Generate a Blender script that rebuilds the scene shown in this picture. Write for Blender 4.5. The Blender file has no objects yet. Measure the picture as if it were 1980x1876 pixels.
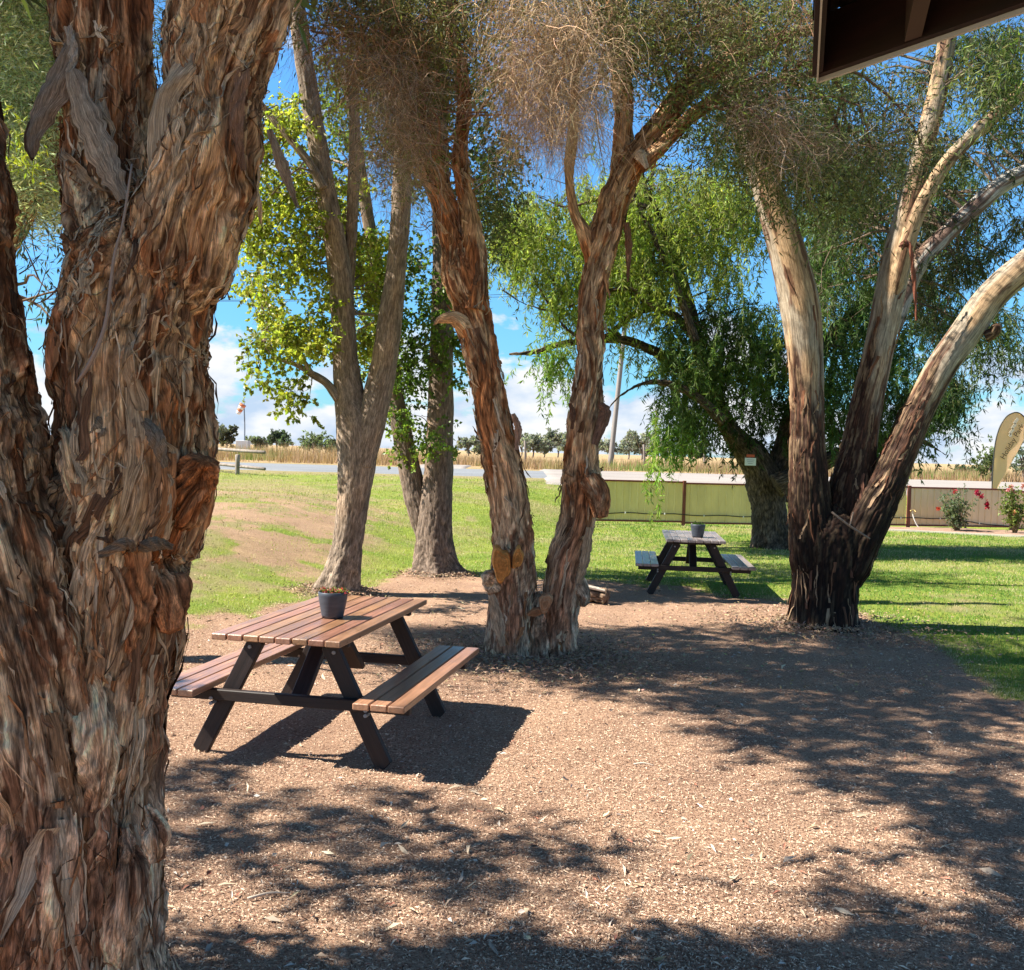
import bpy, bmesh, math, random
import numpy as np
from mathutils import Matrix, Vector
R = math.radians
random.seed(7); rng = np.random.default_rng(11)
S = bpy.context.scene; C = S.collection

# ------------------------------------------------------------------ camera, sky, sun, exposure
CAM_H = 1.85; PITCH = R(1.89); ROLL = R(1.6)
cam = bpy.data.cameras.new('camera'); camo = bpy.data.objects.new('camera', cam); C.objects.link(camo)
cam.sensor_width = 36; cam.lens = 36; cam.clip_end = 3000; cam.clip_start = .05
M = Matrix.Translation((0, 0, CAM_H)) @ Matrix.Rotation(R(90) - PITCH, 4, 'X') @ Matrix.Rotation(ROLL, 4, 'Z')
camo.matrix_world = M; S.camera = camo
MN = np.array(M.to_3x3())
SUNV = np.array([.70, .055, -.75]); SUNV = SUNV / np.linalg.norm(SUNV)      # the way sunlight travels
w = bpy.data.worlds.new('World'); S.world = w; w.use_nodes = True
nt = w.node_tree; N = nt.nodes; L = nt.links
bg = N['Background']; bg.inputs[1].default_value = .050
sky = N.new('ShaderNodeTexSky'); sky.sky_type = 'NISHITA'; sky.sun_disc = False
sky.sun_elevation = R(47); sky.sun_rotation = math.atan2(-SUNV[0], -SUNV[1]); sky.air_density = 1.0; sky.dust_density = .3; sky.ozone_density = 3.5
tc = N.new('ShaderNodeTexCoord'); mp = N.new('ShaderNodeMapping'); mp.inputs['Scale'].default_value = (11, 11, 23)
mp.inputs['Location'].default_value = (2.3, 1.1, .4)
L.new(tc.outputs['Generated'], mp.inputs[0])
cn = N.new('ShaderNodeTexNoise'); cn.inputs['Scale'].default_value = 1; cn.inputs['Detail'].default_value = 9; cn.inputs['Roughness'].default_value = .58
L.new(mp.outputs[0], cn.inputs['Vector'])
sp = N.new('ShaderNodeSeparateXYZ'); L.new(tc.outputs['Generated'], sp.inputs[0])
mr = N.new('ShaderNodeMapRange'); mr.inputs[1].default_value = .02; mr.inputs[2].default_value = .14; mr.inputs[3].default_value = .13; mr.inputs[4].default_value = -.13
L.new(sp.outputs[2], mr.inputs[0])
ad = N.new('ShaderNodeMath'); ad.operation = 'ADD'; L.new(cn.outputs[0], ad.inputs[0]); L.new(mr.outputs[0], ad.inputs[1])
cr = N.new('ShaderNodeValToRGB'); cr.color_ramp.elements[0].position = .475; cr.color_ramp.elements[1].position = .56; L.new(ad.outputs[0], cr.inputs[0])
cn2 = N.new('ShaderNodeTexNoise'); cn2.inputs['Scale'].default_value = 1.6; cn2.inputs['Detail'].default_value = 6; L.new(mp.outputs[0], cn2.inputs['Vector'])
cc = N.new('ShaderNodeValToRGB'); cc.color_ramp.elements[0].position = .38; cc.color_ramp.elements[0].color = (4.1, 5.2, 6.7, 1)
cc.color_ramp.elements[1].position = .62; cc.color_ramp.elements[1].color = (7.2, 7.3, 7.4, 1); L.new(cn2.outputs[0], cc.inputs[0])
tint = N.new('ShaderNodeMix'); tint.data_type = 'RGBA'; tint.blend_type = 'MULTIPLY'; tint.inputs[0].default_value = 1
tr_ = N.new('ShaderNodeValToRGB'); tr_.color_ramp.elements[0].color = (.50, .92, 1.18, 1); tr_.color_ramp.elements[1].position = .34; tr_.color_ramp.elements[1].color = (.84, 1.5, 1.86, 1); e_ = tr_.color_ramp.elements.new(.62); e_.color = (.46, .56, .60, 1)
L.new(sp.outputs[2], tr_.inputs[0]); L.new(tr_.outputs[0], tint.inputs[7]); L.new(sky.outputs[0], tint.inputs[6])
mx = N.new('ShaderNodeMix'); mx.data_type = 'RGBA'; L.new(cr.outputs[0], mx.inputs[0]); L.new(tint.outputs[2], mx.inputs[6]); L.new(cc.outputs[0], mx.inputs[7])
L.new(mx.outputs[2], bg.inputs[0])
sl = bpy.data.lights.new('sun', 'SUN'); sl.energy = 5.0; sl.angle = R(.53); sl.color = (1, .93, .81)
so = bpy.data.objects.new('sun', sl); C.objects.link(so); so.rotation_euler = Vector(SUNV).to_track_quat('-Z', 'Y').to_euler()
S.view_settings.view_transform = 'Standard'; S.view_settings.look = 'None'; S.view_settings.exposure = 1.5; S.view_settings.gamma = 1
S.cycles.max_bounces = 7; S.cycles.diffuse_bounces = 3; S.cycles.transparent_max_bounces = 4; S.cycles.transmission_bounces = 3
S.cycles.caustics_reflective = False; S.cycles.caustics_refractive = False

# ------------------------------------------------------------------ helpers
def ray(dx, dy):
    "view ray through a point of the 1980x1876 view"
    d = np.stack([(np.asarray(dx, float) - 990) / 1980, -(np.asarray(dy, float) - 938) / 1980, -np.ones_like(np.asarray(dx, float))], -1)
    return d @ MN.T
def at(dx, dy, Y):
    r = ray(dx, dy); t = np.asarray(Y, float) / r[..., 1]
    return r * t[..., None] + np.array([0, 0, CAM_H])
def proj(P):
    q = (np.asarray(P) - np.array([0, 0, CAM_H])) @ MN
    z = np.where(q[..., 2] < -1e-3, -q[..., 2], 1e-3)
    return 990 + 1980 * q[..., 0] / z, 938 - 1980 * q[..., 1] / z, -q[..., 2]
def sstep(a, b, x):
    t = np.clip((np.asarray(x, float) - a) / (b - a), 0, 1); return t * t * (3 - 2 * t)
def h3(x, y, z, s):
    x = x.astype(np.int64).astype(np.uint32); y = y.astype(np.int64).astype(np.uint32); z = z.astype(np.int64).astype(np.uint32)
    with np.errstate(over='ignore'):
        h = x * np.uint32(374761393) + y * np.uint32(668265263) + z * np.uint32(2147483647) + np.uint32((s * 974711 + 12345) & 0xffffffff)
        h = (h ^ (h >> np.uint32(13))) * np.uint32(1274126177); h = h ^ (h >> np.uint32(16)); h = h * np.uint32(2246822519); h = h ^ (h >> np.uint32(15))
    return h.astype(np.float64) / 4294967295.0
def noise(p, s=0):
    "value noise, about 0..1"
    p = np.asarray(p, float); i = np.floor(p); f = p - i; f = f * f * f * (f * (f * 6 - 15) + 10)
    ix, iy, iz = i[..., 0], i[..., 1], i[..., 2]; fx, fy, fz = f[..., 0], f[..., 1], f[..., 2]
    r = 0
    for a in (0, 1):
        for b in (0, 1):
            for c in (0, 1):
                r = r + h3(ix + a, iy + b, iz + c, s) * (fx if a else 1 - fx) * (fy if b else 1 - fy) * (fz if c else 1 - fz)
    return r
def fbm(p, s=0, o=4, g=.5):
    a, t, r, p = 1., 0., 0., np.asarray(p, float)
    for k in range(o):
        r = r + a * noise(p * 2.03 ** k + k * 17.3, s + k); t += a; a *= g
    return r / t
def n2(x, y, sc, s=0, o=3):
    x = np.asarray(x, float); y = np.asarray(y, float) + 0 * x; return fbm(np.stack([x * sc, y * sc, 0 * x + s * 3.7], -1), s, o)
def mesh_obj(name, V, F, mat, parent=None, col=None, bk=None, smooth=False, mats=None, midx=None):
    V = np.asarray(V, np.float32); me = bpy.data.meshes.new(name)
    if isinstance(F, np.ndarray):
        nf, k = F.shape; me.vertices.add(len(V)); me.loops.add(nf * k); me.polygons.add(nf)
        me.vertices.foreach_set('co', V.ravel()); me.loops.foreach_set('vertex_index', F.astype(np.int32).ravel())
        me.polygons.foreach_set('loop_start', np.arange(0, nf * k, k, dtype=np.int32)); me.polygons.foreach_set('loop_total', np.full(nf, k, np.int32))
    else:
        me.from_pydata([tuple(map(float, v)) for v in V], [], F)
    me.update(calc_edges=True)
    me.polygons.foreach_set('use_smooth', np.full(len(me.polygons), smooth, bool))
    if col is not None:
        a = me.color_attributes.new('Col', 'FLOAT_COLOR', 'POINT'); c = np.ones((len(V), 4), np.float32); c[:, :3] = col; a.data.foreach_set('color', c.ravel())
    if bk is not None:
        a = me.attributes.new('bk', 'FLOAT_VECTOR', 'POINT'); a.data.foreach_set('vector', np.asarray(bk, np.float32).ravel())
    for m in (mats or [mat]): me.materials.append(m)
    if midx is not None: me.polygons.foreach_set('material_index', np.asarray(midx, np.int32))
    o = bpy.data.objects.new(name, me); C.objects.link(o)
    if parent is not None:
        o.parent = parent; o.matrix_parent_inverse = parent_inv(parent)
    return o
def parent_inv(p): return Matrix.LocRotScale(p.location, p.rotation_euler, None).inverted()
def tag(o, label=None, cat=None, group=None, kind=None):
    if label: o['label'] = label
    if cat: o['category'] = cat
    if group: o['group'] = group
    if kind: o['kind'] = kind
    return o
def thing(name, label, cat, loc=(0, 0, 0), rz=0, group=None):
    o = bpy.data.objects.new(name, None); C.objects.link(o); o.empty_display_size = .2
    o.location = loc; o.rotation_euler = (0, 0, rz); return tag(o, label, cat, group)
class MB:
    "collects vertices and quads/tris with a colour each"
    def __init__(s): s.v = []; s.f = []; s.c = []; s.b = []; s.n = 0
    def add(s, V, F, col=(1, 1, 1), bk=None):
        V = np.asarray(V, float); F = np.asarray(F)
        if F.shape[1] == 3: F = np.concatenate([F, F[:, 2:3]], 1)
        s.v.append(V); s.f.append(F + s.n); s.n += len(V)
        c = np.asarray(col, float); s.c.append(np.broadcast_to(c, (len(V), 3)) if c.ndim == 1 else c)
        s.b.append(V if bk is None else bk)
    def build(s, name, mat, parent=None, smooth=False):
        V = np.concatenate(s.v); F = np.concatenate(s.f); c = np.concatenate(s.c); b = np.concatenate(s.b)
        tri = F[:, 2] == F[:, 3]
        if tri.all(): return mesh_obj(name, V, F[:, :3], mat, parent, c, b, smooth)
        if not tri.any(): return mesh_obj(name, V, F, mat, parent, c, b, smooth)
        return mesh_obj(name, V, [tuple(q[:3]) if t else tuple(q) for q, t in zip(F.tolist(), tri)], mat, parent, c, b, smooth)
def boxvf(c, s, rot=None, bev=0.006):
    "bevelled box: centre, full size, rotation matrix; returns verts and faces"
    bm = bmesh.new(); bmesh.ops.create_cube(bm, size=1)
    for v in bm.verts: v.co = Vector((v.co.x * s[0], v.co.y * s[1], v.co.z * s[2]))
    if bev: bmesh.ops.bevel(bm, geom=bm.edges[:], offset=min(bev, min(s) * .3), segments=1, affect='EDGES', profile=.5)
    bmesh.ops.triangulate(bm, faces=bm.faces[:])
    bm.verts.index_update(); V = np.array([v.co[:] for v in bm.verts]); F = np.array([[v.index for v in f.verts] for f in bm.faces]); bm.free()
    if rot is not None: V = V @ np.array(rot).T
    return V + np.array(c), F
def catmull(P, n):
    P = np.asarray(P, float); P = np.vstack([2 * P[0] - P[1], P, 2 * P[-1] - P[-2]]); k = len(P) - 3
    t = np.linspace(0, k - 1e-6, n); i = t.astype(int); u = (t - i)[:, None]
    a, b, c, d = P[i], P[i + 1], P[i + 2], P[i + 3]
    return .5 * (2 * b + (c - a) * u + (2 * a - 5 * b + 4 * c - d) * u ** 2 + (3 * b - a - 3 * c + d) * u ** 3)
def frames(P):
    T = np.gradient(P, axis=0); T /= np.linalg.norm(T, axis=1)[:, None] + 1e-9
    n = np.cross(T[0], [0, 1, .01]); n /= np.linalg.norm(n); U = [n]
    for k in range(1, len(P)):
        n = U[-1] - T[k] * np.dot(U[-1], T[k]); n /= np.linalg.norm(n); U.append(n)
    U = np.array(U); return T, U, np.cross(T, U)
def tube(mb, P, r, seg=8, col=(1, 1, 1), cap=True, n=None, fn=None, s0=0, step=None, tin=0):
    "round limb along P (n,3) with radii r; fn(p, theta, v, R) -> radial displacement, colour"
    PR = np.column_stack([np.asarray(P, float), np.broadcast_to(r, len(P))])
    if n is None and step is not None:
        n = int(max(4, np.linalg.norm(np.diff(PR[:, :3], axis=0), axis=1).sum() / step))
    if n: PR = catmull(PR, n)
    P, r = PR[:, :3], np.maximum(PR[:, 3], .0008); m = len(P)
    T, U, W = frames(P); v = np.concatenate([[0], np.cumsum(np.linalg.norm(np.diff(P, axis=0), axis=1))]) + s0
    th = np.linspace(0, 2 * np.pi, seg, endpoint=False)
    ct, st = np.cos(th)[None, :], np.sin(th)[None, :]
    if tin: r = r * (.4 + .6 * sstep(0, tin, v - s0))
    R0 = r[:, None]; bk = np.stack([R0 * ct, R0 * st, np.repeat(v[:, None], seg, 1)], -1)
    if fn is not None:
        d, c = fn(bk, R0 + 0 * ct, P[:, None, :] + R0[..., None] * (ct[..., None] * U[:, None, :] + st[..., None] * W[:, None, :]))
        rr = R0 + d; c = c.reshape(-1, 3)
    else: rr = R0 + 0 * ct; c = col
    V = P[:, None, :] + rr[..., None] * (ct[..., None] * U[:, None, :] + st[..., None] * W[:, None, :])
    i = np.arange(m - 1)[:, None] * seg; j = np.arange(seg)[None, :]; j2 = (j + 1) % seg
    F = np.stack([i + j, i + j2, i + seg + j2, i + seg + j], -1).reshape(-1, 4)
    V = V.reshape(-1, 3); bkf = bk.reshape(-1, 3)
    if cap:
        V = np.vstack([V, P[-1] + T[-1] * r[-1] * .3, P[0]]); bkf = np.vstack([bkf, [0, 0, v[-1]], [0, 0, v[0]]])
        if fn is not None: c = np.vstack([c, c[-seg:].mean(0), c[:seg].mean(0)])
        e = (m - 1) * seg; jj = np.arange(seg); k2 = (jj + 1) % seg
        F = np.vstack([F, np.stack([e + jj, e + k2, np.full(seg, m * seg), np.full(seg, m * seg)], -1), np.stack([k2, jj, np.full(seg, m * seg + 1), np.full(seg, m * seg + 1)], -1)])
    mb.add(V, F, c, bkf)
    return P, r, T, U, W, v, rr
# ---- materials
def mat(name, base=(.5, .5, .5), rough=.8, spec=.3, metal=0):
    m = bpy.data.materials.new(name); m.use_nodes = True; b = m.node_tree.nodes['Principled BSDF']
    b.inputs['Base Color'].default_value = (*base, 1); b.inputs['Roughness'].default_value = rough
    b.inputs['Specular IOR Level'].default_value = spec; b.inputs['Metallic'].default_value = metal; return m
class G:
    "small node-graph helper"
    def __init__(s, m): s.m = m; s.t = m.node_tree; s.b = s.t.nodes.get('Principled BSDF')
    def n(s, ty, **k):
        x = s.t.nodes.new(ty)
        for a, b in k.items(): setattr(x, a, b)
        return x
    def l(s, a, b): s.t.links.new(a, b)
    def attr(s, name): return s.n('ShaderNodeAttribute', attribute_name=name)
    def obj(s): return s.n('ShaderNodeTexCoord').outputs['Object']
    def noise(s, vec, sc=(1, 1, 1), scale=5, det=4, rough=.55, dist=0):
        mpn = s.n('ShaderNodeMapping'); mpn.inputs['Scale'].default_value = sc; s.l(vec, mpn.inputs[0])
        x = s.n('ShaderNodeTexNoise'); x.inputs['Scale'].default_value = scale; x.inputs['Detail'].default_value = det; x.inputs['Roughness'].default_value = rough; x.inputs['Distortion'].default_value = dist
        s.l(mpn.outputs[0], x.inputs['Vector']); return x.outputs[0]
    def ramp(s, f, *st):
        x = s.n('ShaderNodeValToRGB'); e = x.color_ramp.elements
        for k, (p, c) in enumerate(st):
            if k > 1: e.new(p)
            e[k].position = p
            e[k].color = (*c, 1) if hasattr(c, '__len__') else (c, c, c, 1)
        s.l(f, x.inputs[0]); return x.outputs[0]
    def mix(s, f, a, b, mode='MIX'):
        x = s.n('ShaderNodeMix', data_type='RGBA', blend_type=mode)
        for i, q in ((0, f), (6, a), (7, b)):
            if isinstance(q, (int, float)): x.inputs[i].default_value = q
            elif isinstance(q, tuple): x.inputs[i].default_value = (*q, 1)
            else: s.l(q, x.inputs[i])
        return x.outputs[2]
    def math(s, op, a, b=0):
        x = s.n('ShaderNodeMath', operation=op)
        for i, q in ((0, a), (1, b)):
            if isinstance(q, (int, float)): x.inputs[i].default_value = q
            else: s.l(q, x.inputs[i])
        return x.outputs[0]
    def bump(s, h, st=.5, d=.01):
        x = s.n('ShaderNodeBump'); x.inputs['Strength'].default_value = st; x.inputs['Distance'].default_value = d; s.l(h, x.inputs['Height']); s.l(x.outputs[0], s.b.inputs['Normal'])
    def base(s, c): s.l(c, s.b.inputs['Base Color'])
def bark_mat(name, fib=60, vs=5, lo=.55, hi=1.35, bump=.8, d=.006, rough=.88):
    m = mat(name, rough=rough, spec=.18); g = G(m); a = g.attr('Col'); b = g.attr('bk')
    n1 = g.noise(b.outputs['Vector'], (fib, fib, vs), 1, 5, .65, .6); n2_ = g.noise(b.outputs['Vector'], (fib * .35, fib * .35, fib * .22), 1, 4, .6, .8)
    n3 = g.noise(b.outputs['Vector'], (fib * 2.3, fib * 2.3, vs * 2), 1, 4, .7, .4); c = g.mix(1, a.outputs['Color'], g.ramp(n1, (.32, lo), (.68, hi)), 'MULTIPLY'); c = g.mix(1, c, g.ramp(n3, (.38, .55), (.62, 1.4)), 'MULTIPLY'); c = g.mix(1, c, g.ramp(n2_, (.3, (.8, .74, .68)), (.7, (1.2, 1.2, 1.18))), 'MULTIPLY')
    g.base(c); g.bump(g.math('ADD', g.math('ADD', n1, g.math('MULTIPLY', n3, .5)), g.math('MULTIPLY', n2_, .6)), bump, d); return m
def leaf_mat(name, trans=.45, rough=.5, spec=.35):
    m = bpy.data.materials.new(name); m.use_nodes = True; g = G(m); a = g.attr('Col'); g.base(a.outputs['Color'])
    g.b.inputs['Roughness'].default_value = rough; g.b.inputs['Specular IOR Level'].default_value = spec
    t = g.n('ShaderNodeBsdfTranslucent'); hs = g.mix(1, a.outputs['Color'], (1.05, 1.1, .6), 'MULTIPLY'); g.l(hs, t.inputs[0])
    x = g.n('ShaderNodeMixShader'); x.inputs[0].default_value = trans; g.l(g.b.outputs[0], x.inputs[1]); g.l(t.outputs[0], x.inputs[2])
    g.l(x.outputs[0], m.node_tree.nodes['Material Output'].inputs[0]); return m
def col_mat(name, rough=.8, spec=.2, nz=None):
    m = mat(name, rough=rough, spec=spec); g = G(m); a = g.attr('Col').outputs['Color']
    if nz: a = g.mix(1, a, g.ramp(g.noise(g.obj(), nz[0], nz[1], 5, .6), (.3, nz[2]), (.7, nz[3])), 'MULTIPLY')
    g.base(a); return m
M_leaf = leaf_mat('leaf_green', .55); M_leafb = leaf_mat('leaf_broad', .58, .38, .45); M_needle = leaf_mat('leaf_needle', .3, .6, .2); M_twig = col_mat('dry_twig', .8, .15)
M_grass = leaf_mat('grass_blade', .35, .6, .15); M_litter = col_mat('litter', .75, .2)
M_paper = bark_mat('paperbark', 125, 7, .48, 1.5, 1, .008); M_paper2 = bark_mat('paperbark_fine', 45, 4, .5, 1.4, 1, .012)
M_grey = bark_mat('grey_bark', 55, 5, .55, 1.35, .9, .012); M_gum = bark_mat('gum_bark', 40, 2.5, .8, 1.15, .4, .006, .75); M_dark = bark_mat('dark_bark', 38, 6, .4, 1.5, 1, .02)

# ------------------------------------------------------------------ terrain
def y0_of(x):
    return np.interp(x, [-12, -5, -3, -1, 2, 5], [9, 10.5, 13.5, 18, 28, 29.5])
def elev(x, y):
    x = np.asarray(x, float); y = np.asarray(y, float)
    y0 = y0_of(x); t = np.clip((y - y0) / (35 - y0), 0, 1); t = t * t * (3 - 2 * t) * .35 + t * .65
    e = .92 * t + .16 * np.clip((y - 35) / 8, 0, 1)
    e = e + sstep(5, 1.5, np.hypot((x + 6.4), (y - 17) * .45)) * .42
    e = e + (n2(x, y, .35, 5, 2) - .5) * .10 * sstep(10, 14, y) * sstep(36, 33, y)
    e = e + (n2(x, y, 3.1, 3, 2) - .5) * .02
    return e
# mulch / grass border as a line in the view, on the ground
def gp(dx, dy):
    "ground point below a view point, found on the terrain"
    r = ray(dx, dy); o = np.array([0, 0, CAM_H]); t = (0 - CAM_H) / r[2]
    for _ in range(25):
        p = o + r * t; t = t + .6 * ((elev(p[0], p[1]) - CAM_H) / r[2] - t)
    return o + r * t
BORD = np.array([gp(*q)[:2] for q in [(-400, 1260), (340, 1212), (500, 1182), (610, 1158), (720, 1132), (800, 1108), (900, 1116), (1000, 1122), (1150, 1122), (1260, 1135), (1400, 1150), (1540, 1170), (1690, 1200), (1790, 1235), (1850, 1290), (1910, 1335), (2000, 1362), (2500, 1500)]])
def mulchness(x, y):
    "signed distance in depth from the border, + = mulch"
    x = np.asarray(x, float); a = x / np.maximum(y, .5); ba = BORD[:, 0] / BORD[:, 1]
    d = np.hypot(x, y); bd = np.interp(a, ba, np.hypot(BORD[:, 0], BORD[:, 1])); s = bd - d
    return s + (n2(x, y, 1.3, 9, 3) - .5) * 2.0 + (n2(x, y, 6, 8, 2) - .5) * .6
def grid_axis(segs):
    out = []
    for a, b, s in segs: out += list(np.arange(a, b, s))
    return np.array(out + [segs[-1][1]])
gx = grid_axis([(-700, -100, 60), (-100, -30, 8), (-30, -7, .8), (-7, 9, .06), (9, 34, .7), (34, 100, 8), (100, 700, 60)])
gy = grid_axis([(-30, 1, 2), (1, 20, .06), (20, 36, .2), (36, 60, .6), (60, 120, 6), (120, 1200, 60)])
X, Y = np.meshgrid(gx, gy); Z = elev(X, Y)
mu = mulchness(X, Y)
Z = Z + (n2(X, Y, 9, 21, 3) - .5) * .022 * (np.hypot(X, Y) < 20)
nx, ny = len(gx), len(gy); i = np.arange(ny - 1)[:, None] * nx; j = np.arange(nx - 1)[None, :]
F = np.stack([i + j, i + j + 1, i + nx + j + 1, i + nx + j], -1).reshape(-1, 4)
# masks: R mulch, G dry straw field, B bare/dry lawn
dry = sstep(42, 44, Y)
bare_l = sstep(.44, .66, n2(X, Y, .7, 31, 4) * .6 + n2(X, Y, 3.3, 32, 3) * .4 + .22 * sstep(-2.2, -4.2, X) * sstep(8, 11, Y) * sstep(34, 25, Y) - .1) * sstep(8, 10, Y)
band = sstep(.46, .66, n2(X * .35, Y, .8, 33, 4) * .75 + n2(X, Y, 4, 34, 2) * .25) * sstep(17, 22, Y) * .6
def dirt(x, y): return sstep(.445, .56, n2(x, y, .9, 91, 4) * .65 + n2(x, y, 4.5, 92, 3) * .35) * sstep(-1.6, -3.0, x) * sstep(9.2, 10.5, y) * sstep(30, 20, y)
cl = np.stack([np.maximum(sstep(-.25, .25, mu), dirt(X, Y) * .85), dry, np.clip(np.maximum(bare_l, band) + sstep(33, 35.2, Y), 0, 1)], -1).reshape(-1, 3)
m_ground = mat('ground_soil', rough=.95, spec=.1); g = G(m_ground); ac = g.attr('Col'); sx = g.n('ShaderNodeSeparateColor'); g.l(ac.outputs['Color'], sx.inputs[0]); P_ = g.obj()
f1 = g.noise(P_, (1, 1, 1), 70, 6, .75, .6); f2 = g.noise(P_, (1, 1, 1), 1.1, 5, .6); f3 = g.noise(P_, (1, 1, 1), 160, 3, .6)
mul = g.ramp(f1, (.3, (.09, .042, .030)), (.43, (.30, .185, .125)), (.58, (.51, .355, .25)), (.78, (.64, .49, .36)))
mul = g.mix(1, mul, g.ramp(f2, (.3, (.78, .74, .74)), (.7, (1.15, 1.12, 1.08))), 'MULTIPLY'); mul = g.mix(1, mul, g.ramp(f3, (.3, .68), (.7, 1.3)), 'MULTIPLY')
gr = g.ramp(f1, (.3, (.08, .12, .02)), (.55, (.22, .27, .06)), (.75, (.38, .40, .14))); gr = g.mix(1, gr, g.ramp(f2, (.3, (.75, .9, .7)), (.72, (1.35, 1.2, 1.0))), 'MULTIPLY')
str_ = g.ramp(f1, (.3, (.12, .10, .04)), (.5, (.27, .23, .11)), (.75, (.44, .37, .22)))
dryc = g.ramp(f1, (.3, (.20, .13, .07)), (.6, (.45, .33, .18)))
c = g.mix(sx.outputs[2], gr, str_); c = g.mix(sx.outputs[1], c, dryc); c = g.mix(sx.outputs[0], c, mul); g.base(c)
g.bump(g.math('ADD', f1, g.math('MULTIPLY', f3, .5)), .9, .02)
V = np.stack([X, Y, Z], -1).reshape(-1, 3)
tag(mesh_obj('ground', V, F, m_ground, None, cl, smooth=True), kind='structure')
# road and pale drive
def strip(name, x0, x1, ya, yb, dz, material, nx_=160, ny_=14, wob=0):
    xs = np.linspace(x0, x1, nx_); t = np.linspace(0, 1, ny_); XX, TT = np.meshgrid(xs, t)
    w0 = (n2(xs, xs * 0, .5, 61) - .5) * wob
    YY = (ya + w0)[None, :] * (1 - TT) + (yb + w0)[None, :] * TT if wob else ya * (1 - TT) + yb * TT
    ZZ = np.where(YY < 35, elev(XX, YY), .92 + .16 * np.clip((YY - 35) / 8, 0, 1)) + dz
    ZZ = np.where((TT == 0) | (TT == 1) | (XX == xs[0]) | (XX == xs[-1]), ZZ - dz - .05, ZZ)
    i = np.arange(ny_ - 1)[:, None] * nx_; j = np.arange(nx_ - 1)[None, :]
    F = np.stack([i + j, i + j + 1, i + nx_ + j + 1, i + nx_ + j], -1).reshape(-1, 4)
    return tag(mesh_obj(name, np.stack([XX, YY, ZZ], -1).reshape(-1, 3), F, material, smooth=True), kind='structure')
m_road = mat('asphalt', rough=.8, spec=.3); g = G(m_road); f = g.noise(g.obj(), (1, 1, 1), 40, 5, .7); f2 = g.noise(g.obj(), (.3, 2, 1), 1.5, 3)
g.base(g.mix(1, g.ramp(f, (.3, (.13, .14, .155)), (.7, (.25, .265, .285))), g.ramp(f2, (.3, .85), (.7, 1.15)), 'MULTIPLY'))
m_drive = mat('pale_gravel', rough=.95, spec=.1); g = G(m_drive); f = g.noise(g.obj(), (1, 1, 1), 30, 5, .7); f2 = g.noise(g.obj(), (.2, 1, 1), .9, 3)
g.base(g.mix(1, g.ramp(f, (.3, (.25, .225, .21)), (.7, (.36, .33, .31))), g.ramp(f2, (.3, .8), (.7, 1.1)), 'MULTIPLY'))
strip('road', -120, 140, 35.6, 41.5, .05, m_road)
strip('gravel_verge', 1.0, 60, 33.2, 43.2, .075, m_drive, 200, 14, 1.0)
strip('gravel_track', -4.2, -1.9, 41.4, 49, .06, m_drive, 20, 10, .5)

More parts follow.
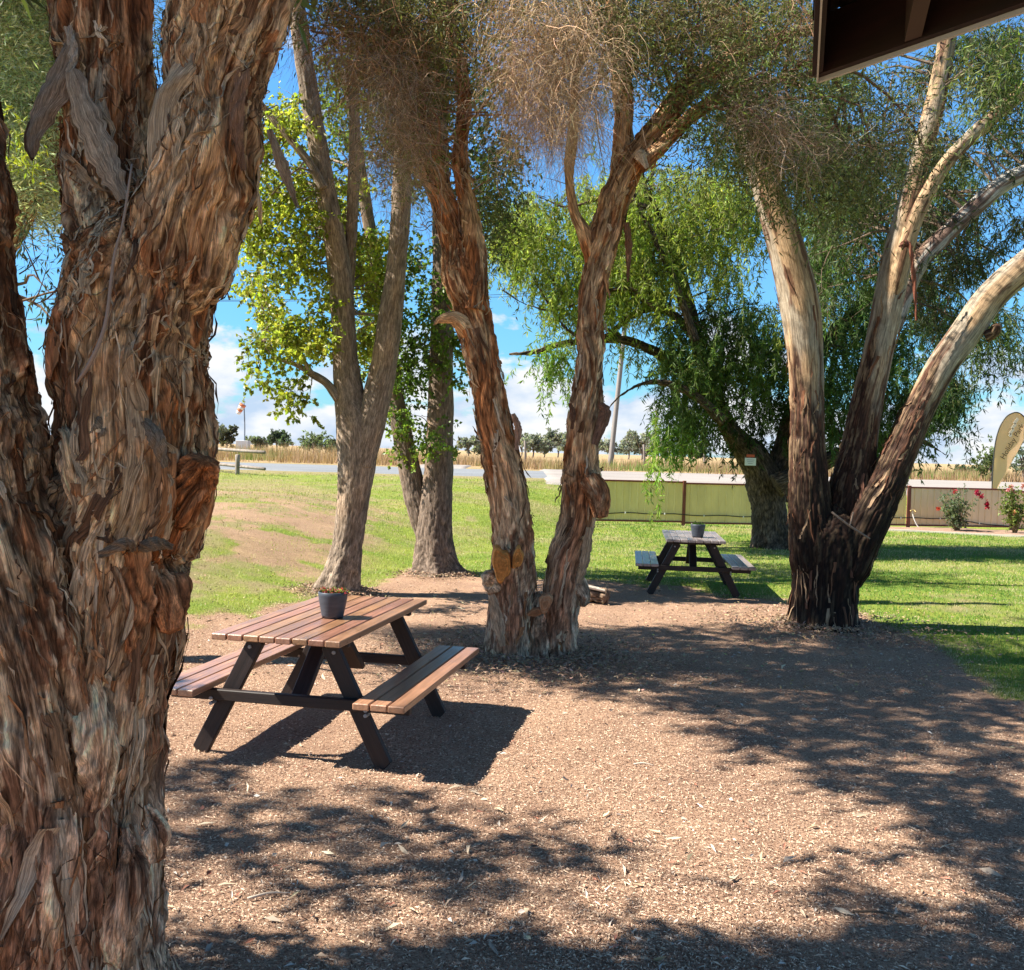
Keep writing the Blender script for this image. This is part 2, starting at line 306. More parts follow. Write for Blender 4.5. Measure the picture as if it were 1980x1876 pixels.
# ------------------------------------------------------------------ bark functions
def paper_fn(seed, amp=1., fine=1., dark=0.):
    def fn(bk, R0, P):
        tw = np.array([1, 1, 1.])
        wv = (fbm(bk * [5, 5, 2.2], seed, 3) - .5); wu = (fbm(bk * [5, 5, 2.2] + 9, seed + 5, 3) - .5)
        q = bk + np.stack([wv * .10, wu * .10, wv * .18], -1) * amp
        q[..., 0] += .05 * np.sin(bk[..., 2] * 5 + seed); 
        big = fbm(bk * [3.5, 3.5, 2.0], seed + 1, 3) - .5
        n1 = fbm(q * [8 * fine, 8 * fine, 2.1 * fine], seed + 2, 3); t = n1 * 8; k = np.floor(t); fr = t - k; st = (k + sstep(.72, 1, fr)) / 8
        n4 = fbm(q * [19 * fine, 19 * fine, 3.6 * fine] + 4, seed + 12, 3); t4 = n4 * 6; k4 = np.floor(t4); st4 = (k4 + sstep(.6, 1, t4 - k4)) / 6
        n2v = fbm(q * [34 * fine, 34 * fine, 3.5 * fine], seed + 3, 3); rg = 1 - np.abs(2 * n2v - 1) * 2.2; rg = np.clip(rg, 0, 1)
        n3 = fbm(q * [85 * fine, 85 * fine, 7 * fine], seed + 4, 2); n6 = fbm(q * [40 * fine, 40 * fine, 5 * fine] + 8, seed + 16, 2); t6 = n6 * 5; st6 = (np.floor(t6) + sstep(.5, 1, t6 - np.floor(t6))) / 5; n7 = noise(q * [150 * fine, 150 * fine, 9 * fine], seed + 17)
        d = big * .22 * R0 + (st - .5) * .12 * amp + (st4 - .5) * .07 * amp + (st6 - .5) * .03 * amp - rg ** 2 * .012 * amp + (n3 - .5) * .010 * amp
        kk = h3(k, k * 0 + seed, k4, 5); cream = np.array([.43, .315, .215]); grey = np.array([.32, .245, .185]); rust = np.array([.31, .125, .05]); brown = np.array([.20, .10, .058])
        patch = fbm(q * [6, 6, 1.6] + 30, seed + 8, 3)
        c = np.where((kk < .4)[..., None], cream, np.where((kk < .72)[..., None], grey, brown))
        rr = (sstep(.47, .60, patch))[..., None]; c = c * (1 - rr * .85) + rust * rr * .85
        edge = (sstep(.70, .80, fr) * (1 - sstep(.93, 1, fr)))[..., None]; c = c * (1 - edge * .45) + brown * .8 * edge * .45
        c = c * (1 - .80 * (rg ** 1.5)[..., None]) + np.array([.05, .022, .012]) * .80 * (rg ** 1.5)[..., None]
        pal = (sstep(.53, .60, fbm(bk * [4.5, 4.5, 1.3] + 55, seed + 15, 3)) * (1 - rg * .5))[..., None]; c = c * (1 - pal * .6) + np.array([.52, .40, .285]) * pal * .6
        c = c * (.62 + .5 * n3[..., None] + .45 * (n7[..., None] - .3)) * (.8 + .4 * (st6 > .5)[..., None])
        c = c * np.array([1.68, 1.48, 1.24]) * (1 + .3 * sstep(1.5, .5, P[..., 2]))[..., None]; gk = (sstep(1.7, .6, P[..., 2]) * .4)[..., None]; c = c * (1 - gk) + c.mean(-1, keepdims=True) * np.array([1.12, 1.0, .84]) * gk
        return d, np.clip(c, .01, .8)
    return fn
def grey_fn(seed, base=(.26, .20, .16), amp=1.):
    base = np.array(base)
    def fn(bk, R0, P):
        q = bk + (fbm(bk * [6, 6, 3], seed, 3)[..., None] - .5) * .05
        big = fbm(bk * [3, 3, 1.6], seed + 1, 3) - .5; lobes = np.sin(np.arctan2(bk[..., 1], bk[..., 0]) * 5 + big * 6) * sstep(.9, 0, P[..., 2]) * .12 * R0
        n2v = fbm(q * [40, 40, 5], seed + 3, 3); rg = np.clip(1 - np.abs(2 * n2v - 1) * 3, 0, 1); n3 = fbm(q * [20, 20, 9], seed + 4, 3)
        low = sstep(2.6, .3, P[..., 2])
        d = big * .2 * R0 + lobes - rg * .012 * amp * (.4 + low) + (n3 - .5) * .012 * amp
        c = base * (.7 + .65 * n3[..., None]) * (1 - .55 * (rg * (.35 + .65 * low))[..., None]); c = c * (1 + (np.array([1.25, 1.18, 1.1]) - 1) * sstep(.55, .7, fbm(bk * [5, 5, 2] + 7, seed + 9, 3))[..., None])
        return d, np.clip(c, .01, .8)
    return fn
def gum_fn(seed, z0=1.9, tone=(1, 1, 1)):
    def fn(bk, R0, P):
        q = bk + (fbm(bk * [5, 5, 2], seed, 3)[..., None] - .5) * .08
        big = fbm(bk * [3, 3, 1.2], seed + 1, 3) - .5; n1 = fbm(q * [16, 16, 1.6], seed + 2, 3); n2v = fbm(q * [42, 42, 4], seed + 3, 3); n3 = fbm(q * [9, 9, 1.1], seed + 6, 3)
        rough = sstep(z0 + 1.5, z0 - .3, P[..., 2] + (n3 - .5) * 2.6); rg = np.clip(1 - np.abs(2 * n2v - 1) * 2.2, 0, 1)
        lob = np.sin(np.arctan2(bk[..., 1], bk[..., 0]) * 4 + big * 7) * .08 * R0 * sstep(1.6, 0, P[..., 2])
        d = big * .16 * R0 + lob + (n1 - .5) * .02 * (.3 + rough) - rg * .02 * rough
        cream = np.array([.37, .255, .155]); pale = np.array([.33, .28, .22]); brown = np.array([.11, .05, .03]); blk = np.array([.040, .022, .016])
        c = cream + (pale - cream) * sstep(.48, .6, fbm(bk * [4, 4, .9] + 3, seed + 7, 2))[..., None]
        stv = sstep(.555, .62, n1 + rough * .16)[..., None]; c = c * (1 - stv * .85) + brown * stv * .85
        br = sstep(0, .6, rough)[..., None]; low = brown + (cream * .62 - brown) * sstep(.54, .64, n2v)[..., None] * .75
        low = low * (1 - sstep(.4, .62, rg)[..., None] * .8) + blk * sstep(.4, .62, rg)[..., None] * .8
        low = low * (1 - .72 * sstep(2.3, 1.2, P[..., 2] + (n3 - .5) * 1.2)[..., None])  # dark rough bark at the foot, deepened by shade put into its colour
        c = (c * (1 - br) + low * br) * np.array(tone)
        return d, np.clip(c, .006, .8)
    return fn
def dark_fn(seed, base=(.12, .085, .06)):
    base = np.array(base)
    def fn(bk, R0, P):
        q = bk + (fbm(bk * [6, 6, 4], seed, 3)[..., None] - .5) * .06
        big = fbm(bk * [3, 3, 2], seed + 1, 3) - .5; n2v = fbm(q * [22, 22, 6], seed + 3, 3); rg = np.clip(1 - np.abs(2 * n2v - 1) * 2.4, 0, 1)
        lob = np.sin(np.arctan2(bk[..., 1], bk[..., 0]) * 6 + big * 6) * .14 * R0 * sstep(.8, 0, P[..., 2])
        d = big * .25 * R0 - rg * .03 + lob; c = base * (1.5 - 1.1 * rg[..., None]); return d, np.clip(c, .006, .8)
    return fn
def path(pts, Y=None):
    "view points (dx, dy, half width[, Y]) -> world points and radii"
    P, r = [], []
    for q in pts:
        y = q[3] if len(q) > 3 else Y
        P.append(at(q[0], q[1], y)); r.append(q[2] / 1980 * y)
    return np.array(P), np.array(r)
def flare(pts, Y, base_xy, z=None):
    return path(pts, Y)

# ------------------------------------------------------------------ foliage tools
def unit(v): return v / (np.linalg.norm(v, axis=-1, keepdims=True) + 1e-9)
def leaves(mb, P, D, ln, wd, col, curl=.0):
    "rhombic leaves at P along D; ln, wd arrays; col (n,3)"
    n = len(P)
    if n == 0: return
    D = unit(D); S_ = unit(np.cross(D, unit(rng.normal(size=(n, 3))))); ln = np.broadcast_to(ln, n)[:, None]; wd = np.broadcast_to(wd, n)[:, None]
    Nn = np.cross(D, S_)
    V = np.stack([P, P + D * ln * .42 + S_ * wd * .5 + Nn * wd * curl, P + D * ln - Nn * wd * curl, P + D * ln * .42 - S_ * wd * .5 + Nn * wd * curl], 1).reshape(-1, 3)
    F = (np.arange(n)[:, None] * 4 + np.arange(4)[None, :]); mb.add(V, F, np.repeat(col, 4, 0))
def strands(mb, P, D, ln, wd, col, seg=4, grav=.6, wob=.15):
    "thin ribbons from P along D that bend down; returns points (n, seg+1, 3)"
    n = len(P); ln = np.broadcast_to(ln, n); wd = np.broadcast_to(wd, n); D = unit(D); pts = [P]; d = D
    for k in range(seg):
        d = unit(d + np.array([0, 0, -1]) * grav / seg + rng.normal(size=(n, 3)) * wob); pts.append(pts[-1] + d * (ln / seg)[:, None])
    pts = np.stack(pts, 1)
    if mb is not None:
        s = unit(rng.normal(size=(n, 3)))[:, None, :]; tt = np.linspace(1, .35, seg + 1)[None, :, None]; o = s * wd[:, None, None] * .5 * tt
        V = np.stack([pts - o, pts + o], 2).reshape(-1, 3); b = np.arange(n)[:, None, None] * (seg + 1) * 2; k = np.arange(seg)[None, :, None] * 2
        F = (b + k + np.array([0, 1, 3, 2])[None, None, :]).reshape(-1, 4); mb.add(V, F, np.repeat(col, (seg + 1) * 2, 0))
    return pts
def tint_(n, base, var=.25, hue=.08, grp=None):
    base = np.asarray(base, float); k = rng.normal(1, var, (n, 1)).clip(.35, 1.9)
    if grp is not None: k = k * grp[:, None]
    return np.clip(base * k * (1 + rng.normal(0, hue, (n, 3))), .004, .9)
def in_poly(px, py, poly):
    x, y = np.asarray(px), np.asarray(py); r = np.zeros(x.shape, bool); m = len(poly)
    for a in range(m):
        x1, y1 = poly[a]; x2, y2 = poly[(a + 1) % m]
        if y1 == y2: continue
        c = ((y1 > y) != (y2 > y)) & (x < (x2 - x1) * (y - y1) / (y2 - y1) + x1); r ^= c
    return r
def region(poly, Ya, Yb, n, gap=.0, gsc=.012, seed=0):
    "n clump centres seen inside the outline, at depths Ya..Yb, leaving noisy gaps"
    pl = np.array(poly); lo, hi = pl.min(0), pl.max(0); out = []; tot = 0
    while tot < n:
        q = rng.uniform(lo, hi, (n * 3, 2)); q = q[in_poly(q[:, 0], q[:, 1], poly)]
        if gap: q = q[fbm(np.column_stack([q * gsc, q[:, 0] * 0 + seed]), seed, 2) > gap]
        out.append(q); tot += len(q)
        if len(out) > 60: break
    q = np.concatenate(out)[:n]; return at(q[:, 0], q[:, 1], rng.uniform(Ya, Yb, len(q)))
def clumps(mb, tw, Cn, nl, rad, ln, wd, base, down=.4, var=.22, gvar=.28, flat=.8, twcol=None, curl=.1):
    "leafy clumps: nl leaves about each centre, on short twigs"
    n = len(Cn); g = np.clip(rng.normal(1, gvar, n), .45, 1.7)
    k = max(2, nl // 7); tp = np.repeat(Cn, k, 0); dd = unit(rng.normal(size=(n * k, 3)) * [1, 1, flat] + [0, 0, -down * .6]); tl = np.abs(rng.normal(rad * 1.25, rad * .5, n * k)) + rad * .3
    pts = strands(tw, tp, dd, tl, .004 + rad * .006, tint_(n * k, twcol if twcol is not None else (.10, .07, .045), .2), 3, down, .18)
    m = max(1, nl // k); t = rng.uniform(.25, 1.02, (n * k, m)) * 3; i0 = np.minimum(t.astype(int), 2); f = (t - i0)[..., None]; ar = np.arange(n * k)[:, None]
    LP = (pts[ar, i0] * (1 - f) + pts[ar, i0 + 1] * f).reshape(-1, 3); LD = np.repeat(pts[:, 3] - pts[:, 0], m, 0); LD = unit(unit(LD) * .6 + rng.normal(size=LD.shape) * .75 + [0, 0, -down])
    gg = np.repeat(np.repeat(g, k), m); q = len(LP)
    leaves(mb, LP, LD, rng.uniform(.65, 1.3, q) * ln, rng.uniform(.7, 1.25, q) * wd, tint_(q, base, var, .08, gg), curl)
def weep(mb, tw, St, L_, ln, wd, base, per=26, out=.25, gvar=.25, seg=7):
    "hanging strands with leaves"
    n = len(St); D = unit(rng.normal(size=(n, 3)) * [out, out, .15] + [0, 0, -.25]); g = np.clip(rng.normal(1, gvar, n), .5, 1.7)
    pts = strands(tw, St, D, L_, .006, tint_(n, (.16, .15, .05), .2), seg, 1.6, .09)
    t = rng.uniform(.05, 1, (n, per)) * seg; i0 = np.minimum(t.astype(int), seg - 1); f = (t - i0)[..., None]; ar = np.arange(n)[:, None]
    LP = (pts[ar, i0] * (1 - f) + pts[ar, i0 + 1] * f).reshape(-1, 3); LD = unit(rng.normal(size=LP.shape) * .55 + [0, 0, -.8]); q = len(LP)
    leaves(mb, LP, LD, rng.uniform(.7, 1.3, q) * ln, rng.uniform(.7, 1.3, q) * wd, tint_(q, base, .22, .08, np.repeat(g, per)), .15)
def fluff(mb, Cn, nl, rad, ln, wd, base, down=.5, gvar=.3, axis=None):
    "fine needle foliage"
    n = len(Cn); g = np.clip(rng.normal(1, gvar, n), .4, 1.8); P = np.repeat(Cn, nl, 0) + rng.normal(size=(n * nl, 3)) * rad * [1, 1, 1.1]
    ax = unit(rng.normal(size=(n, 3)) * [1, 1, .6] + [0, 0, -down]); D = unit(np.repeat(ax, nl, 0) + rng.normal(size=P.shape) * .55)
    leaves(mb, P, D, rng.uniform(.6, 1.4, len(P)) * ln, wd, tint_(len(P), base, .25, .08, np.repeat(g, nl)), 0)
def limbs(mb, Cn, limbsP, fn, k, r0=.03, seed=0, seg=6, col=(.1, .07, .05), droop=.0):
    "thin branches from the nearest limb point out to k of the clump centres"
    if len(Cn) == 0 or k == 0: return
    L_ = np.vstack(limbsP); pick = Cn[rng.choice(len(Cn), min(k, len(Cn)), replace=False)]
    for c in pick:
        below = L_[L_[:, 2] < c[2] + .6] if (L_[:, 2] < c[2] + .6).any() else L_
        s = below[np.argmin(np.linalg.norm(below - c, axis=1) + rng.uniform(0, .5, len(below)))]; d = c - s; l = np.linalg.norm(d)
        if l < .15 or l > 1.9: continue
        a = s + d * .33 + rng.normal(size=3) * l * .07 + [0, 0, l * .10]; b = s + d * .68 + rng.normal(size=3) * l * .07 + [0, 0, l * (.08 - droop)]
        r = r0 * min(1.6, .35 + l * .35); tube(mb, [s, a, b, c], [r, r * .7, r * .45, r * .15], seg, np.asarray(col) * rng.uniform(.7, 1.3), n=8)
        for _ in range(2):
            u = rng.uniform(.4, .85); s2 = s + d * u + [0, 0, l * .08]; e2 = s2 + rng.normal(size=3) * l * .28; tube(mb, [s2, (s2 + e2) / 2 + rng.normal(size=3) * l * .03, e2], [r * .4, r * .25, r * .08], 4, np.asarray(col) * rng.uniform(.7, 1.3), n=5)

def bark_flaps(mb, info, n, seed, L0=(.08, .4), W0=(.012, .05), lift=.05, cols=None, vr=(0, 1), up=.3):
    "papery strips that peel off a limb: pinned at one end, standing away at the other"
    P, r, T, U, W, v, RR = info; SG = RR.shape[1]; rg_ = np.random.default_rng(seed); m = len(P)
    cols = cols or [(.52, .37, .24), (.44, .30, .19), (.36, .17, .08), (.16, .085, .05), (.60, .46, .33), (.32, .19, .11)]
    for _ in range(n):
        i0 = int(rg_.uniform(vr[0], vr[1]) * (m - 2)); th0 = rg_.uniform(0, 2 * np.pi); Ln = rg_.uniform(*L0) ** 1; Wd = rg_.uniform(*W0); sg = -1 if rg_.random() > up else 1
        ns = 9; nw = 3; s = np.linspace(0, 1, ns); dv = (v[-1] - v[0]) / (m - 1); idx = np.clip(i0 + sg * s * Ln / dv, 0, m - 1).astype(int)
        lf = lift * rg_.uniform(.05, 1) ** 2 * s ** 1.8 * min(1.2, Ln / .2); sw = rg_.normal(0, .05) * s + .006 * np.sin(s * 9 + rg_.uniform(0, 6)); tw = rg_.normal(0, .8) * s ** 2; curl = rg_.uniform(-.4, .9)
        V = []
        for a in range(ns):
            k = idx[a]; wv = Wd * (1 - .75 * s[a] ** 2.5) * (.8 + .35 * rg_.random()); th = th0 + sw[a] / r[k]
            nrm = np.cos(th) * U[k] + np.sin(th) * W[k]; tan = -np.sin(th) * U[k] + np.cos(th) * W[k]
            base_ = P[k] + nrm * (RR[k, int((th % (2 * math.pi)) / (2 * math.pi) * SG) % SG] + .004 + lf[a]); tan2 = tan * np.cos(tw[a]) + nrm * np.sin(tw[a])
            for b in (-1, 0, 1): V.append(base_ + tan2 * wv * .5 * b + nrm * (curl * wv * .35 * abs(b)) * (s[a] * 1.2 - .15) + rg_.normal(size=3) * .0015)
        F = [[a * 3 + b, a * 3 + b + 1, a * 3 + b + 4, a * 3 + b + 3] for a in range(ns - 1) for b in range(2)]
        c = np.array(cols[rg_.integers(len(cols))]) * rg_.uniform(.7, 1.15); bkv = np.array([[b * Wd * .5 + th0, seed, s[a] * Ln] for a in range(ns) for b in (-1, 0, 1)])
        mb.add(V, F, c, bkv)
def tree(name, label, base, group=None):
    return thing(name, label, 'tree', (base[0], base[1], float(elev(base[0], base[1]))), 0, group)

# ================================================================== TREES
BARKC = (.16, .09, .06)
# ---- foreground paperbark
Tn = tree('paperbark_tree', 'huge paperbark tree with thick peeling forked trunk, nearest the camera at the left edge', (-1.32, 3.2))
tb = MB(); fl = MB(); kw = dict(seg=300, step=.0062)
A = [(150, 2060, 235), (155, 1990, 190), (165, 1876, 158), (172, 1700, 152), (165, 1540, 150), (180, 1340, 146), (210, 1180, 143), (228, 1050, 148), (262, 950, 150), (262, 850, 142), (252, 700, 145), (265, 600, 142), (278, 520, 134), (292, 440, 100), (300, 390, 60), (302, 350, 22)]
iA = tube(tb, *path(A, 3.2), fn=paper_fn(1, .85), **kw)
iA1 = tube(tb, *path([(245, 620, 70, 3.22), (225, 520, 92, 3.22), (214, 400, 84, 3.28), (208, 280, 82, 3.3), (203, 160, 84, 3.3), (196, 40, 92, 3.3), (190, -150, 96, 3.35), (180, -420, 90, 3.4), (150, -800, 80, 3.5)]), fn=paper_fn(21, .7), seg=220, step=.0065, tin=.25)
iA2 = tube(tb, *path([(318, 660, 70, 3.2), (338, 560, 92, 3.15), (362, 430, 100, 3.12), (392, 300, 94, 3.1), (405, 200, 92, 3.1), (425, 100, 106, 3.1), (452, 0, 118, 3.1), (480, -120, 118, 3.1), (540, -350, 105, 3.1), (620, -700, 90, 3.1)]), fn=paper_fn(41, .75), seg=240, step=.0065, tin=.25)
iB = tube(tb, *path([(125, 1760, 110, 3.15), (108, 1640, 120, 3.08), (92, 1500, 128, 3.02), (55, 1300, 130, 2.98), (10, 1120, 135, 2.98), (-35, 950, 128, 3.0), (-55, 800, 122, 3.02), (-72, 620, 108, 3.05), (-92, 400, 98, 3.1), (-130, 100, 92, 3.2), (-170, -300, 85, 3.3)]), fn=paper_fn(61, .8), seg=260, step=.0065, tin=.4)
iC = tube(tb, *path([(20, 2150, 240, 3.05), (40, 2000, 190, 3.05), (55, 1876, 150, 3.03), (75, 1700, 135, 3.0), (95, 1520, 115, 3.02)]), fn=paper_fn(81, .8), seg=260, step=.0065)
for k, q in enumerate([[(335, 1030, 46, 3.14), (362, 970, 44, 3.08), (384, 925, 34, 3.06), (394, 892, 18, 3.04)], [(290, 1100, 56, 3.14), (318, 1150, 44, 3.1), (328, 1220, 24, 3.08)], [(190, 1000, 50, 3.1), (225, 1080, 56, 3.05), (240, 1180, 46, 3.04), (240, 1290, 22, 3.06)],
                       [(130, 820, 30, 3.1), (140, 870, 42, 3.02), (150, 930, 38, 2.99), (165, 1000, 20, 3.0)], [(280, 1560, 36, 3.02), (300, 1600, 42, 3.0), (305, 1660, 30, 3.0)], [(245, 1600, 30, 3.06), (250, 1700, 46, 3.03), (238, 1800, 40, 3.03), (232, 1880, 18, 3.05)],
                       [(130, 1240, 20, 2.98), (175, 1330, 45, 3.0), (195, 1450, 44, 2.98), (190, 1560, 22, 3.0)]]):
    tube(tb, *path(q), fn=paper_fn(100 + k * 7, .8), seg=130, step=.007, tin=.12)
trunk = tb.build('trunk', M_paper, Tn, True)
for inf, n, sd in ((iA, 210, 3), (iA1, 60, 4), (iA2, 70, 5), (iB, 90, 6), (iC, 50, 7)):
    bark_flaps(fl, inf, int(n * .9), sd, (.10, .42), (.014, .055), .016); bark_flaps(fl, inf, n // 2, sd + 20, (.05, .22), (.010, .04), .05); bark_flaps(fl, inf, n * 6, sd + 50, (.06, .26), (.003, .009), .012)
fl.build('loose_bark', M_paper, Tn, True)
# the long loose sheets that hang off the left fork
def sheet(pts, w, Yv, col, seed, material=None, parent=None):
    mb = MB()
    P = catmull(np.array([at(a, b, c) for a, b, c in [(p[0], p[1], p[2] if len(p) > 2 else Yv) for p in pts]]), 26); rg_ = np.random.default_rng(seed); ns = len(P); T = unit(np.gradient(P, axis=0)); side = unit(np.cross(T, [0, 1, 0])); nrm = np.cross(side, T); V = []
    s = np.linspace(0, 1, ns); ww = np.interp(s, np.linspace(0, 1, len(w)), w) / 1980 * Yv; rag = n2(s * 30, s * 0 + seed, 1, seed)
    for a in range(ns):
        for b in np.linspace(-1, 1, 7):
            V.append(P[a] + side[a] * ww[a] * .5 * b * (.7 + .6 * rag[a]) + nrm[a] * (b * b * ww[a] * .22 + .006 * math.sin(a * .9 + b * 4 + seed)))
    F = [[a * 7 + b, a * 7 + b + 1, a * 7 + b + 8, a * 7 + b + 7] for a in range(ns - 1) for b in range(6)]
    bkv = np.array([[b * .03, seed, a * .03] for a in range(ns) for b in range(7)]); mb.add(V, F, col, bkv); mb.build('bark_strip', material or M_paper, parent or Tn, True)
sheet([(142, 62), (128, 110), (105, 165), (80, 215), (64, 262), (62, 305)], [18, 44, 58, 50, 30, 8], 3.15, (.27, .20, .15), 2)
sheet([(150, 90), (118, 130), (88, 190), (62, 240), (56, 285), (64, 310)], [16, 30, 30, 26, 22, 6], 3.17, (.15, .085, .055), 5)
sheet([(138, 135, 3.12), (155, 200, 3.10), (185, 275, 3.08), (210, 330, 3.06), (238, 385, 3.04)], [30, 52, 58, 50, 22], 3.1, (.40, .30, .22), 3)
sheet([(130, 50), (140, 100), (132, 150)], [14, 20, 12], 3.14, (.55, .47, .40), 8)
sheet([(400, 65, 3.0), (372, 110, 2.98), (340, 150, 2.97), (315, 200, 2.98), (310, 300, 3.0), (300, 400, 3.02), (270, 480, 3.02), (255, 520, 3.04)], [30, 50, 44, 52, 62, 74, 66, 30], 3.0, (.42, .325, .235), 4)
sheet([(520, 250, 3.0), (545, 320, 3.02), (575, 400, 3.05)], [10, 26, 6], 3.0, (.36, .28, .21), 6)
sheet([(470, 130, 3.0), (455, 230, 3.0), (470, 330, 3.02)], [26, 30, 10], 3.0, (.30, .17, .11), 7)
sheet([(268, 1060, 2.95), (300, 1052, 2.92), (335, 1058, 2.93)], [22, 30, 10], 2.95, (.26, .19, .13), 12)
sheet([(190, 1075, 2.93), (240, 1052, 2.9), (262, 1066, 2.92)], [16, 26, 8], 2.95, (.28, .2, .14), 13)
sheet([(165, 800, 2.97), (185, 830, 2.94), (182, 880, 2.95)], [20, 40, 14], 2.95, (.27, .20, .14), 14)
sheet([(278, 812, 2.96), (300, 850, 2.93), (318, 905, 2.95)], [16, 38, 14], 2.95, (.26, .20, .15), 15)
# a thin shoot against the trunk
sh = MB(); tube(sh, *path([(255, 318, 2.2, 2.95), (238, 430, 2.8, 2.93), (220, 500, 3, 2.92), (205, 620, 3.6, 2.92), (180, 690, 4.4, 2.93), (150, 740, 4.4, 2.98)]), 6, (.26, .2, .17), n=20)
tube(sh, *path([(142, 520, 2, 3.1), (95, 575, 1.6, 3.2), (60, 590, .6, 3.25)]), 5, (.3, .2, .15), n=8)
sh.build('shoot', M_twig, Tn, True)

# ---- unseen leaf clumps added above and left of the frame to cast ground shade
SHADE = [([(955, 1262), (1150, 1215), (1420, 1215), (1520, 1210), (1700, 1215), (1870, 1290), (1980, 1370), (2100, 1640), (1850, 1590), (1720, 1550), (1580, 1498), (1450, 1435), (1320, 1372), (1120, 1325), (960, 1290)], 1., 0),
         ([(1640, 1560), (2100, 1560), (2150, 1950), (1560, 1950), (1540, 1770), (1680, 1660)], 1., .38),
         ([(310, 1440), (650, 1500), (900, 1545), (1080, 1600), (1180, 1650), (1050, 1740), (800, 1740), (560, 1730), (310, 1730)], 1., .42),
         ([(250, 1800), (800, 1810), (1080, 1800), (1180, 1900), (1200, 2100), (0, 2100)], .9, .42),
         ([(820, 1165), (960, 1185), (940, 1215), (800, 1200)], .5, .5),
         ([(1640, 1100), (2100, 1110), (2100, 1200), (1800, 1195), (1650, 1160)], .7, .5),
         ([(1560, 1030), (2100, 1045), (2100, 1098), (1640, 1090)], 1., 0)]
sp_, sw_ = [], []
for poly, dens, gap in SHADE:
    pl = np.array(poly); lo, hi = pl.min(0), pl.max(0); q = rng.uniform(lo, hi, (60000, 2)); q = q[in_poly(q[:, 0], q[:, 1], poly)]
    r_ = ray(q[:, 0], q[:, 1]); t = -CAM_H / r_[:, 2]; gpt = r_ * t[:, None] + [0, 0, CAM_H]
    # equal density on the ground: thin by squared distance
    keep = rng.random(len(gpt)) < (gpt[:, 1] / gpt[:, 1].max()) ** 3; gpt = gpt[keep]
    if gap: gpt = gpt[n2(gpt[:, 0], gpt[:, 1] * 1.3, 1.5, 77, 3) > gap]
    xs = gpt[:, :2]; area = (xs[:, 0].max() - xs[:, 0].min()) * (xs[:, 1].max() - xs[:, 1].min()) * .55
    n = int(area * (42 if gap == 0 else 29) * dens); gpt = gpt[:n]; sp_.append(gpt)
gpt = np.concatenate(sp_)
def allowed(P):
    x, y, d = proj(P); off = (y < -110) | (x < -60) | (x > 2040) | (d < .3)
    hid = (x > 140) & (x < 390) & (d > 3.6) & (y < 900) & (y > 450)
    top = (x > 620) & (x < 1900) & (y < 60) & (d > 5) & ~((x > 880) & (x < 990))
    return off | hid
pos = np.full((len(gpt), 3), np.nan)
for k in range(14):
    todo = np.isnan(pos[:, 0]); z = rng.uniform(3.5, 7.6, len(gpt)); P = gpt - SUNV[None, :] * (z / -SUNV[2])[:, None] * 1.0
    P[:, 2] = z; ok = allowed(P) & todo & (P[:, 0] ** 2 + P[:, 1] ** 2 > 2.0); pos[ok] = P[ok]
pos = pos[~np.isnan(pos[:, 0])]
near = pos[pos[:, 1] < 5.6]; mid = pos[(pos[:, 1] >= 5.6) & (pos[:, 0] < -1.8)]; cen = pos[(pos[:, 1] >= 5.6) & (pos[:, 0] >= -1.8)]
# the near trunk itself stands in open shade
k_ = rng.uniform(1.2, 5, 420); q = np.column_stack([rng.uniform(-1.75, -1.0, 420), rng.uniform(2.75, 3.6, 420), rng.uniform(.2, 3.4, 420)])
P = q - SUNV[None, :] * k_[:, None] * 1.35; P = P[(P[:, 2] > 2.2) & (allowed(P)) & (P[:, 0] < -2.3)]; near = np.vstack([near, P])
cb, ct_ = MB(), MB()
clumps(cb, ct_, near, 34, .17, .14, .046, (.075, .10, .035), .5)  # this crown is only added clumps, out of view, that throw shade
limbs(ct_, near, [iA1[0], iA2[0][len(iA2[0]) // 2:], iB[0]], None, 60, .035, col=BARKC)
cb.build('crown', M_leaf, Tn); ct_.build('branches', M_twig, Tn)

# ---- pale feathery tree behind the left edge
Tn = tree('feathery_tree', 'pale green feathery tree behind the foreground paperbark, at the top left corner', (-5.4, 8.4))
tb = MB(); iL = tube(tb, *[np.array([[-5.4, 8.4, -.1], [-5.3, 8.4, 1.4], [-5.0, 8.5, 3.2], [-4.7, 8.4, 5.2], [-4.4, 8.3, 7.4]]), np.array([.26, .19, .16, .12, .05])], fn=paper_fn(201, .6), seg=64, step=.03)
iL2 = tube(tb, *[np.array([[-5.2, 8.4, 2], [-4.4, 8.6, 3.2], [-3.8, 8.7, 4.6], [-3.3, 8.6, 6.2]]), np.array([.12, .1, .08, .03])], fn=paper_fn(207, .5), seg=40, step=.03)
tb.build('trunk', M_paper2, Tn, True)
cb, ct_ = MB(), MB(); vis = region([(-80, -60), (110, -60), (125, 200), (130, 400), (60, 410), (-80, 330)], 8.3, 10.2, 430, .33, .02, 3)
fluff(cb, vis, 230, .14, .06, .010, (.52, .58, .36), .3, .3); clumps(cb, ct_, mid, 36, .2, .15, .048, (.12, .16, .06), .4)  # the mid clumps are added out of view to cast shade
fluff(cb, region([(290, -40), (330, -40), (325, 130), (300, 110)], 7.5, 8.5, 16, 0), 130, .12, .05, .006, (.25, .34, .16), .3)
dl = region([(30, 380), (110, 430), (115, 660), (90, 640), (60, 500), (20, 440)], 7.6, 8.6, 26, .35, .03, 5); clumps(cb, ct_, dl, 12, .16, .08, .016, (.06, .08, .04), .6)
clumps(cb, ct_, region([(0, 230), (70, 260), (60, 330), (0, 320)], 7.4, 8, 16), 16, .12, .06, .016, (.34, .40, .05), .4)
